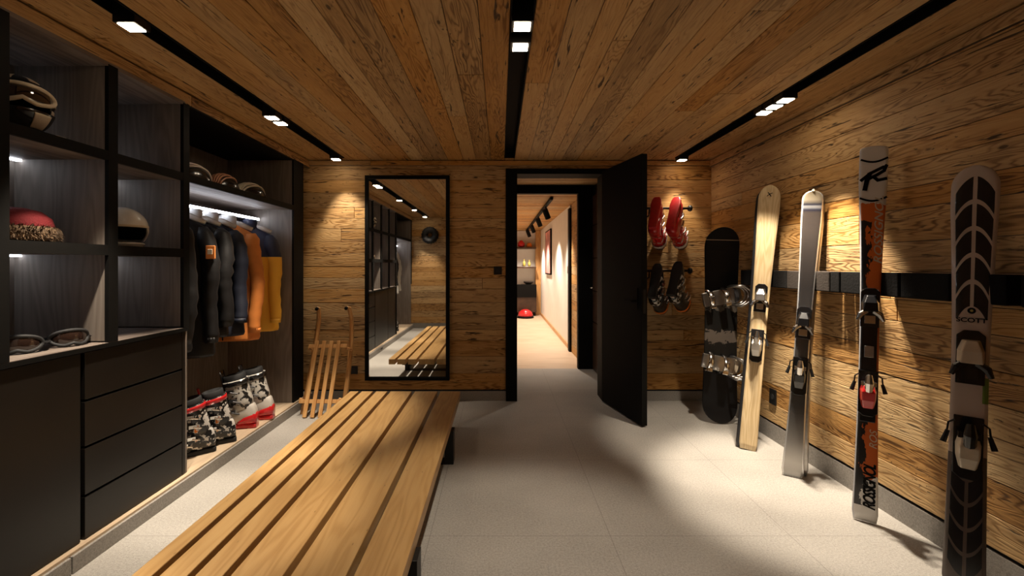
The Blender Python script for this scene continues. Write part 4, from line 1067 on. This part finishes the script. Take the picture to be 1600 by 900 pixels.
# helmets on top of the wardrobe
def vented(loc, rz, a, b, lab, tilt=0.0):
    t = empty('vented_helmet', loc, lab, 'helmet', 'vented helmets above the wardrobe', rz); t.rotation_euler = (tilt, 0, rz)
    R = (.150, .105, .115)
    mk(shell(R, helm_limit(88, 96, 104)), 'shell', a, t, .012)
    for az0 in (0,):
        for off in (-.62, -.36, -.12, .12, .36, .62):
            pts = []
            for k in range(15):
                q = -1 + 2 * k / 14; x_ = q * 1.0; y_ = off * math.cos(q * 1.1)
                zz = max(0.0, 1 - (x_ * .98) ** 2 - y_ ** 2); pts.append((x_ * R[0] * 1.03, y_ * R[1] * 1.05, math.sqrt(zz) * R[2] * 1.05))
            MB().tube(pts, [.004] + [.0095] * 13 + [.004], 8, flat=.8).build('rib', b, t, smooth=True)
    return t
M['ribwhite'] = plain('pale_rib', (.62, .55, .48), .35)
M['ribbrown'] = plain('copper_rib', (.34, .16, .09), .35)
vented((-2.06, 3.06, 1.907), math.radians(-100), M['blackgloss'], M['ribwhite'], 'black helmet with broad pale ribs nearest the shelves, above the wardrobe')
vented((-2.06, 3.43, 1.907), math.radians(-80), M['blackgloss'], M['ribbrown'], 'black helmet with copper ribs in the middle above the wardrobe')
vented((-2.06, 3.80, 1.907), math.radians(-95), M['blackgloss'], M['cream'], 'black helmet with cream ribs farthest right above the wardrobe')

# ------------------------------------------------------------------ sled
# local: z up along the sled, x across, y back; leaning on the wall
sl = D.objects.new('wooden_sled', None); C.objects.link(sl)
tag(sl, 'old wooden slatted sled standing upright against the plank wall', 'sled')
Bp, Tp = Vector((-1.62, 4.08, .002)), Vector((-1.605, 4.50, 1.0))
zz = (Tp - Bp).normalized(); xx = Vector((1, -.12, 0)); xx = (xx - zz * xx.dot(zz)).normalized()
m = Matrix((xx, zz.cross(xx), zz)).transposed().to_4x4(); m.translation = Bp; sl.matrix_world = m
for sx, sp in ((-1, .165), (1, .165)):
    pts = [(sx * .19, .095, .0), (sx * .188, .105, .35), (sx * .178, .09, .72), (sx * .165, .05, .92), (sx * .155, -.01, 1.01), (sx * .148, -.05, 1.0)]
    MB().tube(pts, [.024, .023, .022, .021, .020, .017], 10).build('runner', M['ash'], sl, smooth=True)
    MB().tube([(sx * .19, .115, .0), (sx * .188, .125, .35), (sx * .178, .109, .72), (sx * .165, .068, .92)], .007, 6).build('runner_iron', M['steel'], sl, smooth=True)
    MB().tube([pts[-1], (sx * .147, -.065, .985)], .016, 10).build('tip_cap', M['black'], sl)
    for z in (.16, .62): MB().tube([(sx * .185, .0, z), (sx * .20, .09, z)], .014, 8).build('strut', M['ash'], sl, smooth=True)
for z in (.14, .64): B(-.190, .190, -.012, .012, z - .018, z + .018).build('cross_bar', M['ash'], sl, bevel=.004)
for x_, z0, z1 in ((-.108, .0, .69), (-.036, .0, .69), (.036, .0, .69), (.108, .0, .69)): B(x_ - .018, x_ + .018, -.026, -.012, z0, z1).build('slat', M['ash'], sl, bevel=.003)
for sx in (-1, 1): B(sx * .19 - .03, sx * .19 + .03, .05, .125, -.0, .03).build('foot_iron', M['steel'], sl, bevel=.004)

# round ornament on the rear wall (mirror only)
rw = MB(); rs = random.Random(3); rings = []
for i in range(41):
    a = i * 2 * PI / 40; rr_ = .070 * (1 + .12 * math.sin(i * 2.7))
    rings.append([Vector(((.115 + rr_ * math.cos(k * PI / 5)) * math.cos(a), rr_ * math.sin(k * PI / 5), (.115 + rr_ * math.cos(k * PI / 5)) * math.sin(a))) for k in range(10)])
rings[-1] = rings[0]; rw.loft(rings, cap=False)
tag(rw.build('wall_wreath', M['rubber'], smooth=True, loc=(-1.50, YF + .05, 2.0)), 'dark round wreath on the rear plank wall, seen in the mirror', 'wreath')

# ------------------------------------------------------------------ world, camera, colour
w = D.worlds.new('world'); bpy.context.scene.world = w; w.use_nodes = True
w.node_tree.nodes['Background'].inputs[0].default_value = (.02, .018, .015, 1); w.node_tree.nodes['Background'].inputs[1].default_value = .3
cam = D.cameras.new('camera'); co = D.objects.new('camera', cam); C.objects.link(co); bpy.context.scene.camera = co
co.location = (0, 0, CH); co.rotation_euler = (PI / 2, 0, 0)
cam.sensor_width = 36; cam.sensor_fit = 'HORIZONTAL'; cam.lens = 36 * F / 1600; cam.clip_start = .05
cam.shift_x = (800 - VX) / 1600; cam.shift_y = -(450 - VY) / 1600
vs = bpy.context.scene.view_settings; vs.view_transform = 'Standard'; vs.look = 'None'; vs.gamma = 1; vs.use_curve_mapping = False; vs.exposure = -0.12
